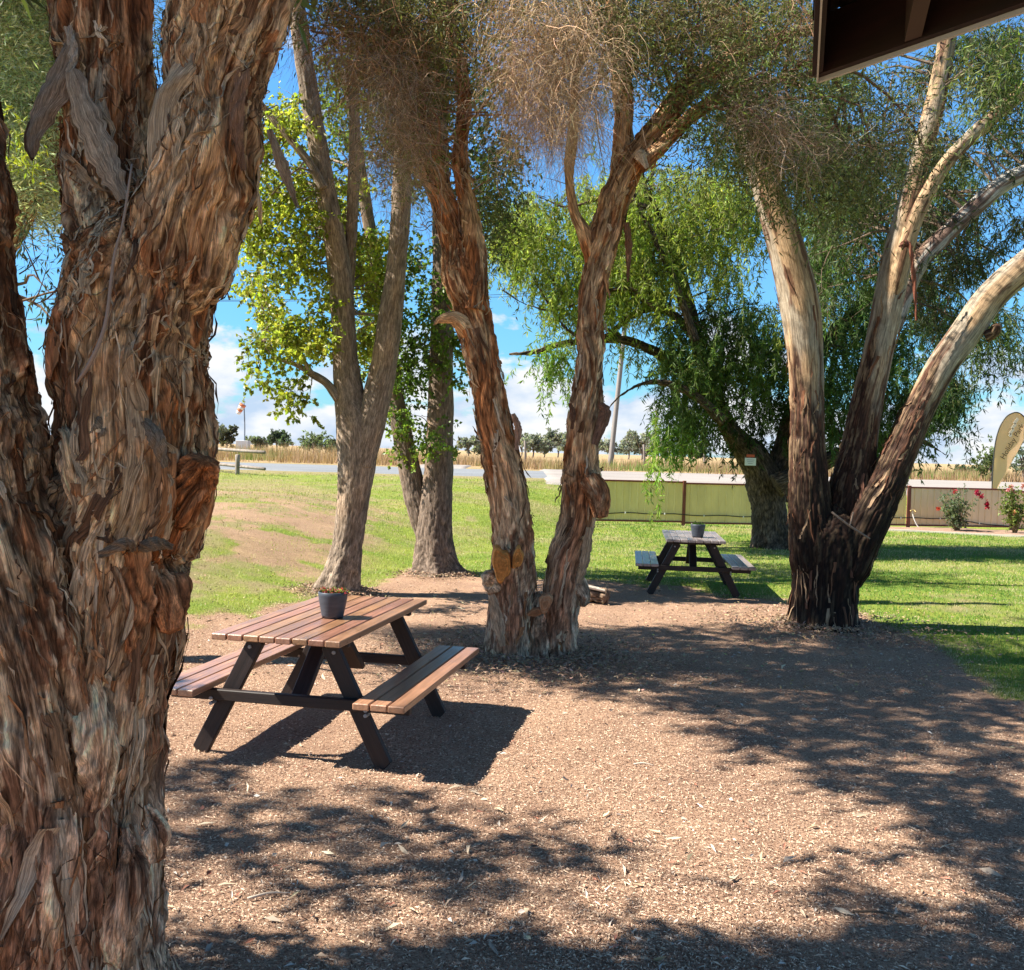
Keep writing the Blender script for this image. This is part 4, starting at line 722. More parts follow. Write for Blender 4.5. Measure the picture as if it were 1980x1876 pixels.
def picnic_table():
    t = bpy.data.objects.new('picnic_table', None); C.objects.link(t); t.empty_display_size = .2; rg_ = random.Random(5)
    mb = MB(); w_ = .72 / 8
    for k in range(8): plank(mb, ((k - 3.5) * w_, rg_.uniform(-.004, .004), .735), (w_ - .006, 1.72, .036), BR * rg_.uniform(.78, 1.15) * np.array([1, rg_.uniform(.92, 1.05), rg_.uniform(.9, 1.1)]), seed=k)
    mb.build('tabletop', M_deck, t)
    for s in (-1, 1):
        mb = MB()
        for k in range(3): plank(mb, (s * .575 + (k - 1) * .094, rg_.uniform(-.005, .005), .405), (.088, 1.78, .038), BR * rg_.uniform(.8, 1.15), seed=20 + k + s * 4)
        mb.build('bench_seat', M_deck, t)
    for e in (-1, 1):
        y = e * .60
        mb = MB(); plank(mb, (0, y, .695), (.64, .045, .044), DK * 1.6, seed=30 + e); mb.build('top_batten', M_leg, t)
        mb = MB(); plank(mb, (0, y + e * .048, .326), (1.36, .045, .115), DK, seed=33 + e)
        V = mb.v[0]; V[:, 2] += np.where((np.abs(V[:, 0]) > .66) & (V[:, 2] < .32), .05, 0); mb.build('stretcher', M_leg, t)
        for s in (-1, 1):
            x0, z0, x1, z1 = s * .20, .70, s * .535, -.012; L_ = math.hypot(x1 - x0, z1 - z0); a = math.atan2(x1 - x0, -(z1 - z0)); rot = Matrix.Rotation(-a, 3, 'Y')
            mb = MB(); V, F = boxvf((0, 0, 0), (.092, .045, L_), None, .004)
            top = V[:, 2] > 0; V[:, 2] += V[:, 0] * math.tan(a) * 1.0 * np.where(top, 1, 1) * 1.0
            bk = V[:, [0, 2, 1]] + e * 3 + s; V = V @ np.array(rot).T; mb.add(V + [(x0 + x1) / 2, y, (z0 + z1) / 2 - .004], F, DK * 1.1, bk); mb.build('leg', M_leg, t)
        mb = MB(); y1, zt, zb = e * .06, .70, .31; ya = e * .52; L_ = math.hypot(ya - y1, zt - zb); a = math.atan2(ya - y1, zt - zb); rot = Matrix.Rotation(a, 3, 'X')
        V, F = boxvf((0, 0, 0), (.09, .045, L_), None, .004); V[:, 2] += -V[:, 1] * math.tan(a) * .6; bk = V[:, [0, 2, 1]] + e; V = V @ np.array(rot).T
        mb.add(V + [0, (ya + y1) / 2, (zt + zb) / 2 - .004], F, DK * 1.3, bk); mb.build('brace', M_leg, t)
        for bx, bz in ((-.44, .33), (-.44, .30), (.44, .33), (.44, .30), (-.24, .64), (.24, .64)):
            mb = MB(); tube(mb, [[bx, y + e * .022, bz], [bx, y + e * (.078 if bz < .5 else .030), bz]], .011, 8, (.3, .3, .3)); mb.build('bolt', M_litter, t)
    return t
pt = picnic_table(); pt.location = (-1.138, 6.56, float(elev(-1.1, 6.5)) + .012); pt.rotation_euler = (0, 0, R(-11.4)); pt.scale = (1.09, 1, 1)
tag(pt, 'reddish-brown picnic table nearest the camera with benches and black legs, on sunlit mulch', 'picnic table', 'timber picnic tables with attached benches')
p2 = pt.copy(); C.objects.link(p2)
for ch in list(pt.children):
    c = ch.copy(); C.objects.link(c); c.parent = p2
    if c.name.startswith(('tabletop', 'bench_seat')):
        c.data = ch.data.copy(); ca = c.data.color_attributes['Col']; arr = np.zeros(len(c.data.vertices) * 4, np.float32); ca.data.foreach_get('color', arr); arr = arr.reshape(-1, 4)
        arr[:, :3] = arr[:, :3] * .25 + arr[:, :3].mean(1)[:, None] * np.array([1.0, 1.02, 1.1]) * 1.0; ca.data.foreach_set('color', arr.ravel())  # bluish grey sky reflection tinted into the boards
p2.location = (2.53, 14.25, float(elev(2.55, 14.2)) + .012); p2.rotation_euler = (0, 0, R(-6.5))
tag(p2, 'picnic table with sky-tinted grey boards, farther away beside the dark-based gum tree, at the edge of the lawn', 'picnic table', 'timber picnic tables with attached benches')
# ---- plant pots
m_pot = mat('pot_blue_grey', (.045, .055, .075), .45, .4); g = G(m_pot); g.base(g.ramp(g.noise(g.obj(), (1, 1, 6), 8, 4), (.3, (.030, .038, .052)), (.7, (.058, .068, .09)))); m_potsoil = mat('potting_soil', (.05, .035, .025), .95, .1)
def lathe(mb, prof, seg=40, col=(1, 1, 1)):
    th = np.linspace(0, 2 * np.pi, seg, endpoint=False); V = np.array([[r * math.cos(a), r * math.sin(a), z] for r, z in prof for a in th]); n = len(prof)
    F = [[i * seg + j, i * seg + (j + 1) % seg, (i + 1) * seg + (j + 1) % seg, (i + 1) * seg + j] for i in range(n - 1) for j in range(seg)]; mb.add(V, F, col)
def pot(label, loc, sc, flower):
    t = thing('plant_pot', label, 'plant pot', loc, 0, 'dark pots on the picnic tables'); inv = Matrix.Translation(Vector(loc))
    mb = MB(); lathe(mb, [(.001, .003), (.060, .003), (.064, .0), (.070, .02), (.080, .07), (.088, .115), (.092, .145), (.0925, .162), (.088, .166), (.084, .162), (.082, .140)]); mb.v = [v * sc + np.array(loc) for v in mb.v]; mb.build('pot', m_pot, t, True)
    mb = MB(); lathe(mb, [(.0832, .140), (.05, .147), (.001, .15)], 24); mb.v = [v * sc + np.array(loc) for v in mb.v]; mb.build('soil', m_potsoil, t, True)
    mb = MB(); n = 90; a = rng.uniform(0, 6.28, n); r = rng.uniform(0, .07, n) * sc; b = np.column_stack([r * np.cos(a), r * np.sin(a), np.full(n, .145 * sc)]) + loc
    up = unit(np.column_stack([np.cos(a) * .7, np.sin(a) * .7, rng.uniform(.3, 1.2, n)])); h = rng.uniform(.012, .05, n) * sc; pts = strands(mb, b, up, h, .003, tint_(n, (.16, .10, .06), .2), 3, .1, .15)
    for k in range(4):
        c = [(.40, .05, .05), (.42, .16, .14), (.10, .14, .04), (.18, .20, .06)] if flower else [(.07, .13, .03)] * 4
        leaves(mb, pts[:, 3] - (pts[:, 3] - pts[:, 1]) * rng.uniform(0, .6, (n, 1)), rng.normal(size=(n, 3)) + [0, 0, .6], .024 * sc, .015 * sc, tint_(n, c[k], .3, .12), .2)
    mb.build('plant', M_leafb, t)
c0 = at(642, 1196, 1); zt = .766
def on_plane(dx, dy, z): r = ray(dx, dy); t = (z - CAM_H) / r[2]; return r * t + np.array([0, 0, CAM_H])
q = on_plane(643, 1195, zt); pot('dark blue-grey pot of red and pink succulents, on the near picnic table', (float(q[0]), float(q[1]), pt.location.z + .753), 1.0, True)
q = on_plane(1349, 1037, zt); pot('dark pot with a tuft of green leaves, on the far picnic table', (float(q[0]), float(min(q[1], 14.7)), p2.location.z + .753), 1.08, False)

# ================================================================== FENCE along the park edge
m_fence = mat('fence_sheet', rough=.45, spec=.4); g = G(m_fence); o = g.obj(); g.base(g.mix(1, g.attr('Col').outputs['Color'], g.ramp(g.noise(o, (1, 1, .4), 2.2, 5, .6), (.3, (.85, .85, .85)), (.7, (1.1, 1.1, 1.1))), 'MULTIPLY'))
m_fpost = mat('fence_post_brown', rough=.5, spec=.35); g = G(m_fpost); g.base(g.ramp(g.noise(g.obj(), (1, 1, 1), 6, 4), (.3, (.16, .045, .03)), (.7, (.24, .075, .05))))
m_white = mat('white_trim', (.78, .78, .76), .5, .3)
def fence_xy(dx): Yv = np.interp(dx, [1088, 1322, 1757, 2200], [26.6, 27.0, 28.2, 29.6]); p = at(dx, 980, Yv); return np.array([p[0], p[1]])
pxs = [1088, 1322, 1540, 1757, 1957, 2160]; fxy = [fence_xy(d) for d in pxs]; F0 = fxy[0]
tf = thing('metal_fence', 'low cream corrugated metal fence with brown posts and rails beyond the lawn', 'fence', (F0[0], F0[1], float(elev(*F0))))
H0, H1 = .12, 1.14
for k in range(5):
    a, b = fxy[k], fxy[k + 1]; d = b - a; L_ = np.linalg.norm(d); u = d / L_; nrm = np.array([u[1], -u[0]]); ze = float(elev(*((a + b) / 2)))
    prof = []; s = .03
    while s < L_ - .03:
        for ds, off in ((0, 0), (.135, 0), (.150, .022), (.172, .022), (.187, 0)):
            if s + ds < L_ - .03: prof.append((s + ds, off))
        s += .20
    V = [(a[0] + u[0] * p + nrm[0] * (o_ - .01), a[1] + u[1] * p + nrm[1] * (o_ - .01), z) for z in (ze + H0, ze + H1) for p, o_ in prof]; n = len(prof)
    F = [[i, i + 1, n + i + 1, n + i] for i in range(n - 1)]; mb = MB(); base = np.array((.88, .72, .33)) if k < 3 else np.array((.86, .67, .42)) if k == 3 else np.array((.86, .60, .36)); colv = base * np.ones((2 * n, 1))
    mb.add(V, F, colv); mb.build('fence_panel', m_fence, tf)
    for z, nm in ((ze + H1 + .005, 'top_rail'), (ze + H0 - .02, 'bottom_rail')):
        mb = MB(); rot = Matrix.Rotation(math.atan2(u[1], u[0]), 3, 'Z'); V, F = boxvf(((a[0] + b[0]) / 2, (a[1] + b[1]) / 2, z), (L_ - .05, .05, .045), rot, .004); mb.add(V, F); mb.build(nm, m_fpost, tf)
for k, a in enumerate(fxy):
    ze = float(elev(*a)); mb = MB(); V, F = boxvf((a[0], a[1], ze + .57), (.085 if k else .05, .085, 1.25), Matrix.Rotation(.1, 3, 'Z'), .006); mb.add(V, F); mb.build('fence_post', m_fpost if k else m_white, tf)
# black watering pipe clipped to the sheets
m_blk = mat('black_poly_pipe', (.02, .022, .02), .5, .4); pp = MB(); pts = []
for k in range(46):
    s = k / 45; d = 1095 + (1950 - 1095) * s; xy = fence_xy(d); pts.append([xy[0], xy[1] - .05, float(elev(*xy)) + .30 + .012 * math.sin(k * 1.3) + (-.0 if s < .85 else -(s - .85) * 1.1)])
tp = thing('watering_pipe', 'thin black watering pipe with white clips running low along the cream fence', 'pipe', tuple(pts[0])); tube(pp, np.array(pts), .0125, 8, n=200); pp.build('pipe', m_blk, tp, True)
for k in range(2, 44, 4): mb = MB(); V, F = boxvf((pts[k][0], pts[k][1] - .004, pts[k][2]), (.03, .036, .05), None, .003); mb.add(V, F); mb.build('pipe_clip', m_white, tp)
# tap beside the second brown post
a = fence_xy(1762); tt = thing('garden_tap', 'white pipe and garden tap leaning at the foot of a brown fence post', 'tap', (a[0] + .05, a[1] - .12, float(elev(*a)))); mb = MB()
z0 = float(elev(*a)); tube(mb, [[a[0] - .02, a[1] - .12, z0 + .52], [a[0] + .03, a[1] - .14, z0 + .3], [a[0] + .16, a[1] - .16, z0 + .06], [a[0] + .3, a[1] - .2, z0 + .02]], .014, 8, n=20); mb.build('riser_pipe', m_white, tt, True)
mb = MB(); tube(mb, [[a[0] - .08, a[1] - .14, z0 + .50], [a[0] + .02, a[1] - .14, z0 + .53], [a[0] + .06, a[1] - .2, z0 + .47]], .018, 8, n=10); mb.build('tap', mat('brass', (.45, .33, .14), .4, .5, .6), tt, True)
# feather flag
m_flag = leaf_mat('flag_cloth', .4, .8, .1); m_txt = mat('flag_lettering', (.10, .06, .04), .8, .1); m_pale = mat('faded_emblem', (.66, .56, .44), .8, .1)
FY = 31.5
fo = at(1918, 945, FY); tf = thing('feather_flag', 'tan teardrop feather flag reading Holiday Park, standing behind the fence at the right edge', 'flag', (fo[0], fo[1], float(elev(fo[0], fo[1]))))
out = [(1918, 950), (1919, 920), (1921, 890), (1924, 860), (1929, 838), (1936, 820), (1946, 806), (1958, 799), (1968, 798), (1978, 804), (1985, 814), (1987, 828), (1982, 846), (1972, 866), (1957, 893), (1942, 920), (1930, 942), (1922, 955)]
OP = catmull(np.array([at(x, y, FY) for x, y in out]), 70); n = len(OP); cen_l = catmull(np.array([at(*q, FY) for q in [(1919.5, 952), (1926, 920), (1933, 890), (1942, 862), (1953, 838), (1965, 815)]]), 12)
# fill: strips across between left and right halves
half = n // 2; Lh = OP[:half + 1]; Rh = OP[half:][::-1]; Lh = catmull(Lh, 30); Rh = catmull(Rh, 30); V = []; 
for a, b in zip(Lh, Rh):
    for s in np.linspace(0, 1, 8): p = a * (1 - s) + b * s; V.append(p + [0, .03 * math.sin(s * 3.1) * (1 if True else 0) + .012 * math.sin(p[2] * 7 + s * 3), 0])
V = np.array(V); Fq = [[i * 8 + j, i * 8 + j + 1, (i + 1) * 8 + j + 1, (i + 1) * 8 + j] for i in range(29) for j in range(7)]; mb = MB(); mb.add(V, Fq, (.90, .56, .36)); mb.build('flag_cloth', m_flag, tf, True)
mb = MB(); pole = np.vstack([[fo[0] - .0, FY, float(elev(fo[0], FY)) - .05], OP[:int(n * .62)] + [0, 0, 0]]); tube(mb, pole, .018, 8, n=90); mb.build('flag_pole', mat('pole_black', (.03, .03, .03), .4, .5), tf, True)
def text_part(body, mpos, right, up, size, material, parent, ext=.002):
    cu = bpy.data.curves.new('t', 'FONT'); cu.body = body; cu.size = size; cu.extrude = ext; cu.align_x = 'CENTER'; cu.align_y = 'CENTER'
    o = bpy.data.objects.new('t', cu); C.objects.link(o); dg = bpy.context.evaluated_depsgraph_get(); me = bpy.data.meshes.new_from_object(o.evaluated_get(dg)); bpy.data.objects.remove(o)
    right = Vector(right).normalized(); up = Vector(up); up = (up - right * up.dot(right)).normalized(); nn = right.cross(up)
    mw = Matrix((right, up, nn)).transposed().to_4x4(); mw.translation = Vector(mpos); me.transform(mw); me.materials.clear(); me.materials.append(material)
    ob = bpy.data.objects.new('lettering', me); C.objects.link(ob); ob.parent = parent; ob.matrix_parent_inverse = parent_inv(parent); return ob
a, b = at(1938, 886, FY), at(1976, 822, FY); md = (a + b) / 2; text_part('Holiday Park', md + [0, -.025, 0], b - a, [-.7, 0, .5], .235, m_txt, tf)
mb = MB(); p0, p1 = at(1953, 842, FY), at(1966, 812, FY)
for k in range(7):
    p = p0 + (p1 - p0) * (k / 6) + [-.03 * (k % 2), -.024, 0]; V, F = boxvf(p, (.10, .006, .09), Matrix.Rotation(-.9, 3, 'Y'), .002); mb.add(V, F)
mb.build('emblem', m_pale, tf)
# sign on the willow
so_ = at(1451, 890, 20.0); ts = thing('tree_sign', 'small white sign with a red top edge fixed to the dark willow trunk', 'sign', tuple(so_)); mb = MB(); V, F = boxvf(so_ + [0, 0, -.03], (.22, .012, .15), None, .004); mb.add(V, F); mb.build('sign_board', m_white, ts)
mb = MB(); V, F = boxvf(so_ + [0, -.002, .085], (.16, .012, .055), None, .004); mb.add(V, F); mb.build('sign_cap', mat('sign_red', (.55, .10, .04), .5, .3), ts)
mb = MB()
for k in range(3): V, F = boxvf(so_ + [0, -.009, .005 - k * .035], (.15 - .03 * k, .004, .008), None, 0); mb.add(V, F)
mb.build('printed_lines', mat('print_grey', (.3, .3, .3), .6, .2), ts)
# garden bed with pale edging
gb = [gp(1560, 1036)] ; xs = np.linspace(8.2, 22, 60); m_bed = mat('bed_mulch', rough=.95, spec=.1); g = G(m_bed); g.base(g.ramp(g.noise(g.obj(), (1, 1, 1), 25, 5, .7), (.3, (.16, .10, .075)), (.7, (.42, .29, .22))))
def bed_y(x): return np.interp(x, [8.2, 9.5, 11, 13, 16, 22], [28.1, 27.5, 27.0, 26.2, 25.4, 24.5]) 
V = []; 
for x in xs:
    ya, yb = bed_y(x), np.interp(x, [fxy[2][0], fxy[5][0]], [fxy[2][1], fxy[5][1]]) + .05
    for t in np.linspace(0, 1, 8): y = ya * (1 - t) + yb * t; V.append([x, y, float(elev(x, y)) + .03 + .03 * math.sin(t * 3.14) + random.uniform(0, .012)])
F = [[i * 8 + j, (i + 1) * 8 + j, (i + 1) * 8 + j + 1, i * 8 + j + 1] for i in range(59) for j in range(7)]; mb = MB(); mb.add(V, F); tag(mb.build('garden_bed', m_bed), kind='structure')
V = []
for x in xs:
    y = bed_y(x) - .03
    for dy, dz in ((-.05, -.03), (-.05, .045), (.05, .045), (.05, -.03)): V.append([x, y + dy, float(elev(x, y)) + dz])
F = [[i * 4 + j, (i + 1) * 4 + j, (i + 1) * 4 + j + 1, i * 4 + j + 1] for i in range(59) for j in range(3)]; mb = MB(); mb.add(V, F); tag(mb.build('kerb', mat('kerb_concrete', (.5, .46, .4), .9, .1)), kind='structure')
# rose bushes
def rose(label, x, y, h, w_, n, leafc, fl_):
    z = float(elev(x, y)); t = thing('rose_bush', label, 'bush', (x, y, z), 0, 'rose bushes in front of the fence'); st, lf, fo_ = MB(), MB(), MB(); tips = []
    for k in range(16):
        a = rng.uniform(0, 6.28); e = np.array([x + math.cos(a) * w_ * rng.uniform(.3, 1), y + math.sin(a) * w_ * .7 * rng.uniform(.3, 1), z + h * rng.uniform(.5, 1.05)]); s = np.array([x + rng.uniform(-.07, .07), y + rng.uniform(-.05, .05), z - .02])
        m_ = (s + e) / 2 + [0, 0, .1]; tube(st, [s, m_, e], [.012, .009, .004], 6, (.20, .15, .08), n=8); tips += [s + (e - s) * u + [0, 0, .1 * math.sin(u * 3.1)] for u in np.linspace(.3, 1, 6)]
    tips = np.array(tips); st.build('stems', M_twig, t, True); clumps(lf, lf, tips, n + 4, .12, .06, .04, leafc, .1); lf.build('foliage', M_leafb, t)
    for q_ in fl_:
        p = np.array([x + q_[0], y - .18, z + q_[1]])
        nn = 30; fo_ = MB(); leaves(fo_, p + rng.normal(size=(nn, 3)) * .02, rng.normal(size=(nn, 3)), .06, .05, tint_(nn, q_[2], .2, .06), .3); fo_.build('flower', M_leafb, t)
p = at(1853, 1000, 27.3); rose('round rose bush with red and crimson flowers in front of the fence', p[0], 27.3, 1.12, .5, 22, (.17, .21, .13), [(.42, 1.04, (.42, .04, .09)), (.5, .98, (.55, .02, .1)), (.38, 1.10, (.6, .03, .12)), (.66, .80, (.5, .02, .06)), (.68, .72, (.5, .02, .06)), (-.62, .62, (.5, .08, .05)), (-.2, 1.1, (.5, .05, .08))])
p = at(1962, 1000, 27); rose('rose bush with pale pink blooms at the right edge of the photo, by the fence', p[0], 27.0, 1.25, .45, 20, (.20, .26, .07), [(-.3, 1.2, (.65, .25, .30)), (-.22, 1.28, (.65, .25, .3)), (.1, 1.3, (.65, .3, .3)), (-.1, .6, (.6, .3, .2))])

# ================================================================== LITTLE THINGS
# cut log beside the middle paperbark
p = gp(1150, 1166); tl = thing('cut_log', 'short pale cut log with dark bark lying behind the middle paperbark', 'log', (p[0], p[1], 0)); mb = MB()
tube(mb, [[p[0] - .18, p[1] + .1, .09], [p[0] + .02, p[1], .10], [p[0] + .14, p[1] - .08, .09]], [.10, .105, .10], 24, fn=dark_fn(700, (.2, .14, .1)), n=16); mb.build('log', M_dark, tl, True)
mb = MB(); V, F = boxvf((p[0] + .0, p[1] - .04, .19), (.24, .16, .03), Matrix.Rotation(.2, 3, 'Y'), .012); mb.add(V, F, (.55, .48, .40)); mb.build('cut_face', m_cut, tl)
# log rail barrier by the road
m_rail = mat('rail_timber', rough=.85, spec=.2); g = G(m_rail); g.base(g.ramp(g.noise(g.obj(), (1, 1, 1), 9, 5, .6), (.3, (.16, .13, .11)), (.7, (.36, .31, .27)))); RY = 33.2
tr = thing('rail_fence', 'weathered timber post and rail barrier beside the road at the left', 'barrier', (at(459, 900, RY)[0], RY, float(elev(at(459, 900, RY)[0], RY))))
for d, yy in ((459, RY), (391, RY + 1.6), (325, RY + 3)):
    p = at(d, 905, yy); z = float(elev(p[0], yy)); mb = MB(); tube(mb, [[p[0], yy, z - .1], [p[0], yy, z + .3], [p[0], yy, z + .64]], .075, 14, n=5); mb.build('post', m_rail, tr, True)
for (a, b, ra) in (((300, 860, 36.5), (512, 875, 32.4), .055), ((380, 893, 34.7), (512, 907, 32.4), .05), ((300, 884, 36.5), (380, 893, 34.7), .05)):
    mb = MB(); tube(mb, [at(*a), (at(*a) + at(*b)) / 2, at(*b)], ra, 10, n=6); mb.build('rail', m_rail, tr, True)
# windsock
wy = 75; b0 = at(472, 876, wy); zb = float(elev(b0[0], wy)); tw_ = thing('windsock', 'orange and white windsock hanging from a tall thin pole beyond the road', 'windsock', (b0[0], wy, zb)); top = at(471, 762, wy)
mb = MB(); tube(mb, [[b0[0], wy, zb - .1], [b0[0], wy, (zb + top[2]) / 2], [top[0], wy, top[2]]], [.06, .05, .03], 8, n=6); mb.build('pole', mat('pole_grey', (.2, .24, .3), .5, .4), tw_, True)
mb = MB(); a, b = at(470, 782, wy), at(460, 800, wy); 
for k in range(4): u0, u1 = k / 4, (k + 1) / 4; tube(mb, [a + (b - a) * u0, a + (b - a) * u1], [.26 - .1 * u0, .26 - .1 * u1], 12, [(.62, .2, .10), (.75, .7, .68)][k % 2], cap=True)
mb.build('sock', M_litter, tw_, True); mb = MB(); q = at(472, 868, wy); V, F = boxvf((q[0], wy - .3, zb + .5), (.9, .7, 1.0), None, .02); mb.add(V, F, (.55, .55, .56)); mb.build('equipment_box', M_litter, tw_)
# leaning power pole with wires
py = 50; b0, t0 = at(1180, 897, py), at(1204, 672, py); tpz = thing('power_pole', 'leaning grey timber power pole in the field, seen between the willow branches', 'power pole', (b0[0], py, float(elev(b0[0], py)))); mb = MB(); d_ = t0 - b0
tube(mb, [b0 - d_ * .06, b0 + d_ * .5, b0 + d_ * 1.5], [.13, .12, .10], 12, (.26, .235, .22), n=10); mb.build('pole', M_litter, tpz, True); tp3 = b0 + d_ * 1.47; mb = MB(); V, F = boxvf(tp3 + [0, -.1, 0], (2.2, .1, .12), None, .01); mb.add(V, F, (.25, .2, .17)); mb.build('crossarm', M_litter, tpz)
for k in (-1, 1):
    mb = MB(); pts = [tp3 + np.array([k * .9 + s * 70, s * 6, -3.2 * (.25 - (abs(s) - .5) ** 2) * 2 + .1]) for s in np.linspace(-1, 1, 41)]; tube(mb, pts, .012, 5); mb.build('wire', m_blk, tpz)
# farm fence posts in the field
for k, d in enumerate((985, 1015, 1118, 1245, 1288, 1362, 1440)):
    yy = 56 + k * .6; b0 = at(d, 890, yy); z = float(elev(b0[0], yy)); mb = MB(); tube(mb, [[b0[0], yy, z - .1], [b0[0] + random.uniform(-.05, .05), yy, z + .7], [b0[0] + random.uniform(-.08, .08), yy, z + 1.35]], [.07, .065, .06], 8, (.2, .17, .15), n=4)
    o = mb.build('fence_post', M_litter, None, True); tag(o, ['grey farm fence post in dry grass, left of the middle paperbark gap', 'grey farm fence post beyond the road, first between the paperbark stems', 'grey farm fence post beyond the road, just left of the right paperbark stem', 'grey farm fence post in dry grass, second right of the leaning power pole', 'grey farm fence post in dry grass, third right of the leaning power pole', 'grey farm fence post in dry grass, fourth right of the leaning power pole', 'grey farm fence post in dry grass, left of the weeping tree trunk'][k], 'fence post', 'farm fence posts beyond the road')
# verandah roof corner overhead
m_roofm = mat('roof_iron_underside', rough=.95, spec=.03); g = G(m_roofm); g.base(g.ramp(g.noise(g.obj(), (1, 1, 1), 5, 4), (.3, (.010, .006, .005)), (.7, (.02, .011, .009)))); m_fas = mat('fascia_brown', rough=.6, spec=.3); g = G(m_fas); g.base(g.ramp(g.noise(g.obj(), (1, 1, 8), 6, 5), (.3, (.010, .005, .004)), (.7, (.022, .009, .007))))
m_edge = mat('edge_metal', (.42, .42, .42), .5, .4); K0 = np.array([on_plane(1583, 152, 2.95), on_plane(1980, 15, 2.95), on_plane(1592, 0, 2.95)]); Cc = K0[0]; fu = unit(K0[1] - Cc); su = unit(K0[2] - Cc)
tv = thing('verandah_roof', 'dark brown verandah roof corner with pale metal edge, overhead at the top right', 'roof', (Cc[0] + 2.2, Cc[1] - 2.6, 0)); UP = np.array([0, 0, 1.])
def slab(mb, a, b, c, d, th, col=(1, 1, 1)):
    V = np.array([a, b, c, d, a + UP * th, b + UP * th, c + UP * th, d + UP * th]); mb.add(V, [[0, 3, 2, 1], [4, 5, 6, 7], [0, 1, 5, 4], [1, 2, 6, 5], [2, 3, 7, 6], [3, 0, 4, 7]], col)
mb = MB(); rise = np.array([0, 0, .18]); nn = 150; V = []
for k in range(nn + 1):
    u = k / nn * 4.6; zz = .011 * math.sin(u / .076 * 2 * math.pi)
    for s in (0.0, 3.6): V.append(Cc + fu * (u - .03) + su * s + UP * (.172 + zz + s * .10))
mb.add(V, [[2 * k, 2 * k + 2, 2 * k + 3, 2 * k + 1] for k in range(nn)]); mb.build('roof_sheet', m_roofm, tv)
ni = unit(su - fu * np.dot(su, fu)); mb = MB(); slab(mb, Cc, Cc + fu * 4.6, Cc + fu * 4.6 + ni * .028, Cc + ni * .028, .165); mb.build('fascia', m_fas, tv)
mb = MB(); ns_ = unit(fu - su * np.dot(su, fu)); slab(mb, Cc + ni * .03, Cc + ni * .03 + su * 3.5, Cc + ni * .03 + su * 3.5 + ns_ * .03, Cc + ni * .03 + ns_ * .03, .20); mb.v[0][[1, 2, 5, 6], 2] += .34; mb.build('barge_board', m_fas, tv)
mb = MB(); slab(mb, Cc - ni * .005 - UP * .012, Cc - ni * .005 + fu * 4.6 - UP * .012, Cc + ni * .004 + fu * 4.6 - UP * .012, Cc + ni * .004 - UP * .012, .10)
slab(mb, Cc - ns_ * .006 - UP * .013, Cc - ns_ * .006 + su * 3.5 - UP * .013, Cc - ns_ * .001 + su * 3.5 - UP * .013, Cc - ns_ * .001 - UP * .013, .10); mb.v[1][[1, 2, 5, 6], 2] += .34; mb.build('edge_flashing', m_edge, tv)
m_raf = mat('rafter_timber', (.06, .042, .035), .7, .2)
for u in (.30, 1.5, 2.7, 3.9):
    mb = MB(); s0 = Cc + fu * u + ni * .03 + UP * .004; slab(mb, s0, s0 + fu * .05, s0 + fu * .05 + su * 3.4, s0 + su * 3.4, .14, (1, 1, 1)); mb.v[0][[2, 3, 6, 7], 2] += .33; mb.build('rafter', m_raf, tv)
for u, s in ((2.6, .25), (4.4, .25), (4.3, 3.2), (2.5, 3.2)):
    q = Cc + fu * u + su * s; mb = MB(); V, F = boxvf((q[0], q[1], 1.5 + s * .05), (.1, .1, 3.0 + s * .10), None, .006); mb.add(V, F); mb.build('post', m_fas, tv)

# ================================================================== FAR TREES
def far_tree(label, dx, dyb, dyt, wpx, Yv, col, kind=0, group='distant trees along the horizon'):
    b = at(dx, dyb, Yv); z = float(elev(b[0], Yv)); tp_ = at(dx, dyt, Yv)[2]; h = tp_ - z; w_ = wpx / 1980 * Yv
    t = thing('distant_tree', label, 'tree', (b[0], Yv, z), 0, group); mb = MB(); Lm = []; nb = 5
    tube(mb, [[b[0], Yv, z - .2], [b[0] + w_ * .04, Yv, z + h * .3], [b[0] - w_ * .03, Yv, z + h * .7]], [h * .035, h * .028, h * .012], 7, (.20, .17, .15), n=8)
    cs = []
    for k in range(nb):
        e = np.array([b[0] + rng.uniform(-.42, .42) * w_, Yv + rng.uniform(-.3, .3) * w_, z + h * rng.uniform(.4, .9)]); tube(mb, [[b[0], Yv, z + h * rng.uniform(.2, .4)], (np.array([b[0], Yv, z + h * .45]) + e) / 2, e], [h * .02, h * .014, h * .006], 5, (.18, .15, .13), n=6)
        m_ = 16; cs.append(e + rng.normal(size=(m_, 3)) * [w_ * .16, w_ * .16, h * (.12 if kind == 0 else .15)])
    mb.build('trunk', M_twig, t, True); cs = np.vstack(cs); lf = MB(); s = Yv / 1980
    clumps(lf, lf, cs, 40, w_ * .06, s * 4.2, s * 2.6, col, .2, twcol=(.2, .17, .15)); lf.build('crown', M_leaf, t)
G1 = (.20, .235, .19)  # leaf colour lifted towards grey for distance haze
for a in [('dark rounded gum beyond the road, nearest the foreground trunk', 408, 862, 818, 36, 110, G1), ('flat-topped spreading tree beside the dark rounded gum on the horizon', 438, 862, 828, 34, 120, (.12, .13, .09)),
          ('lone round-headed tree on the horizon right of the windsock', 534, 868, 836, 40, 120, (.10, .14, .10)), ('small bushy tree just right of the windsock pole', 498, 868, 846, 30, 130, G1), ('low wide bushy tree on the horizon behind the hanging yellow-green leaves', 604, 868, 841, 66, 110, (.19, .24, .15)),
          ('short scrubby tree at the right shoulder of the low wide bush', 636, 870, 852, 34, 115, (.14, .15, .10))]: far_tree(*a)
xs_ = [905, 930, 1008, 1030, 1052, 1078, 1100, 1185, 1215, 1240, 1262, 1285, 1320, 1345]
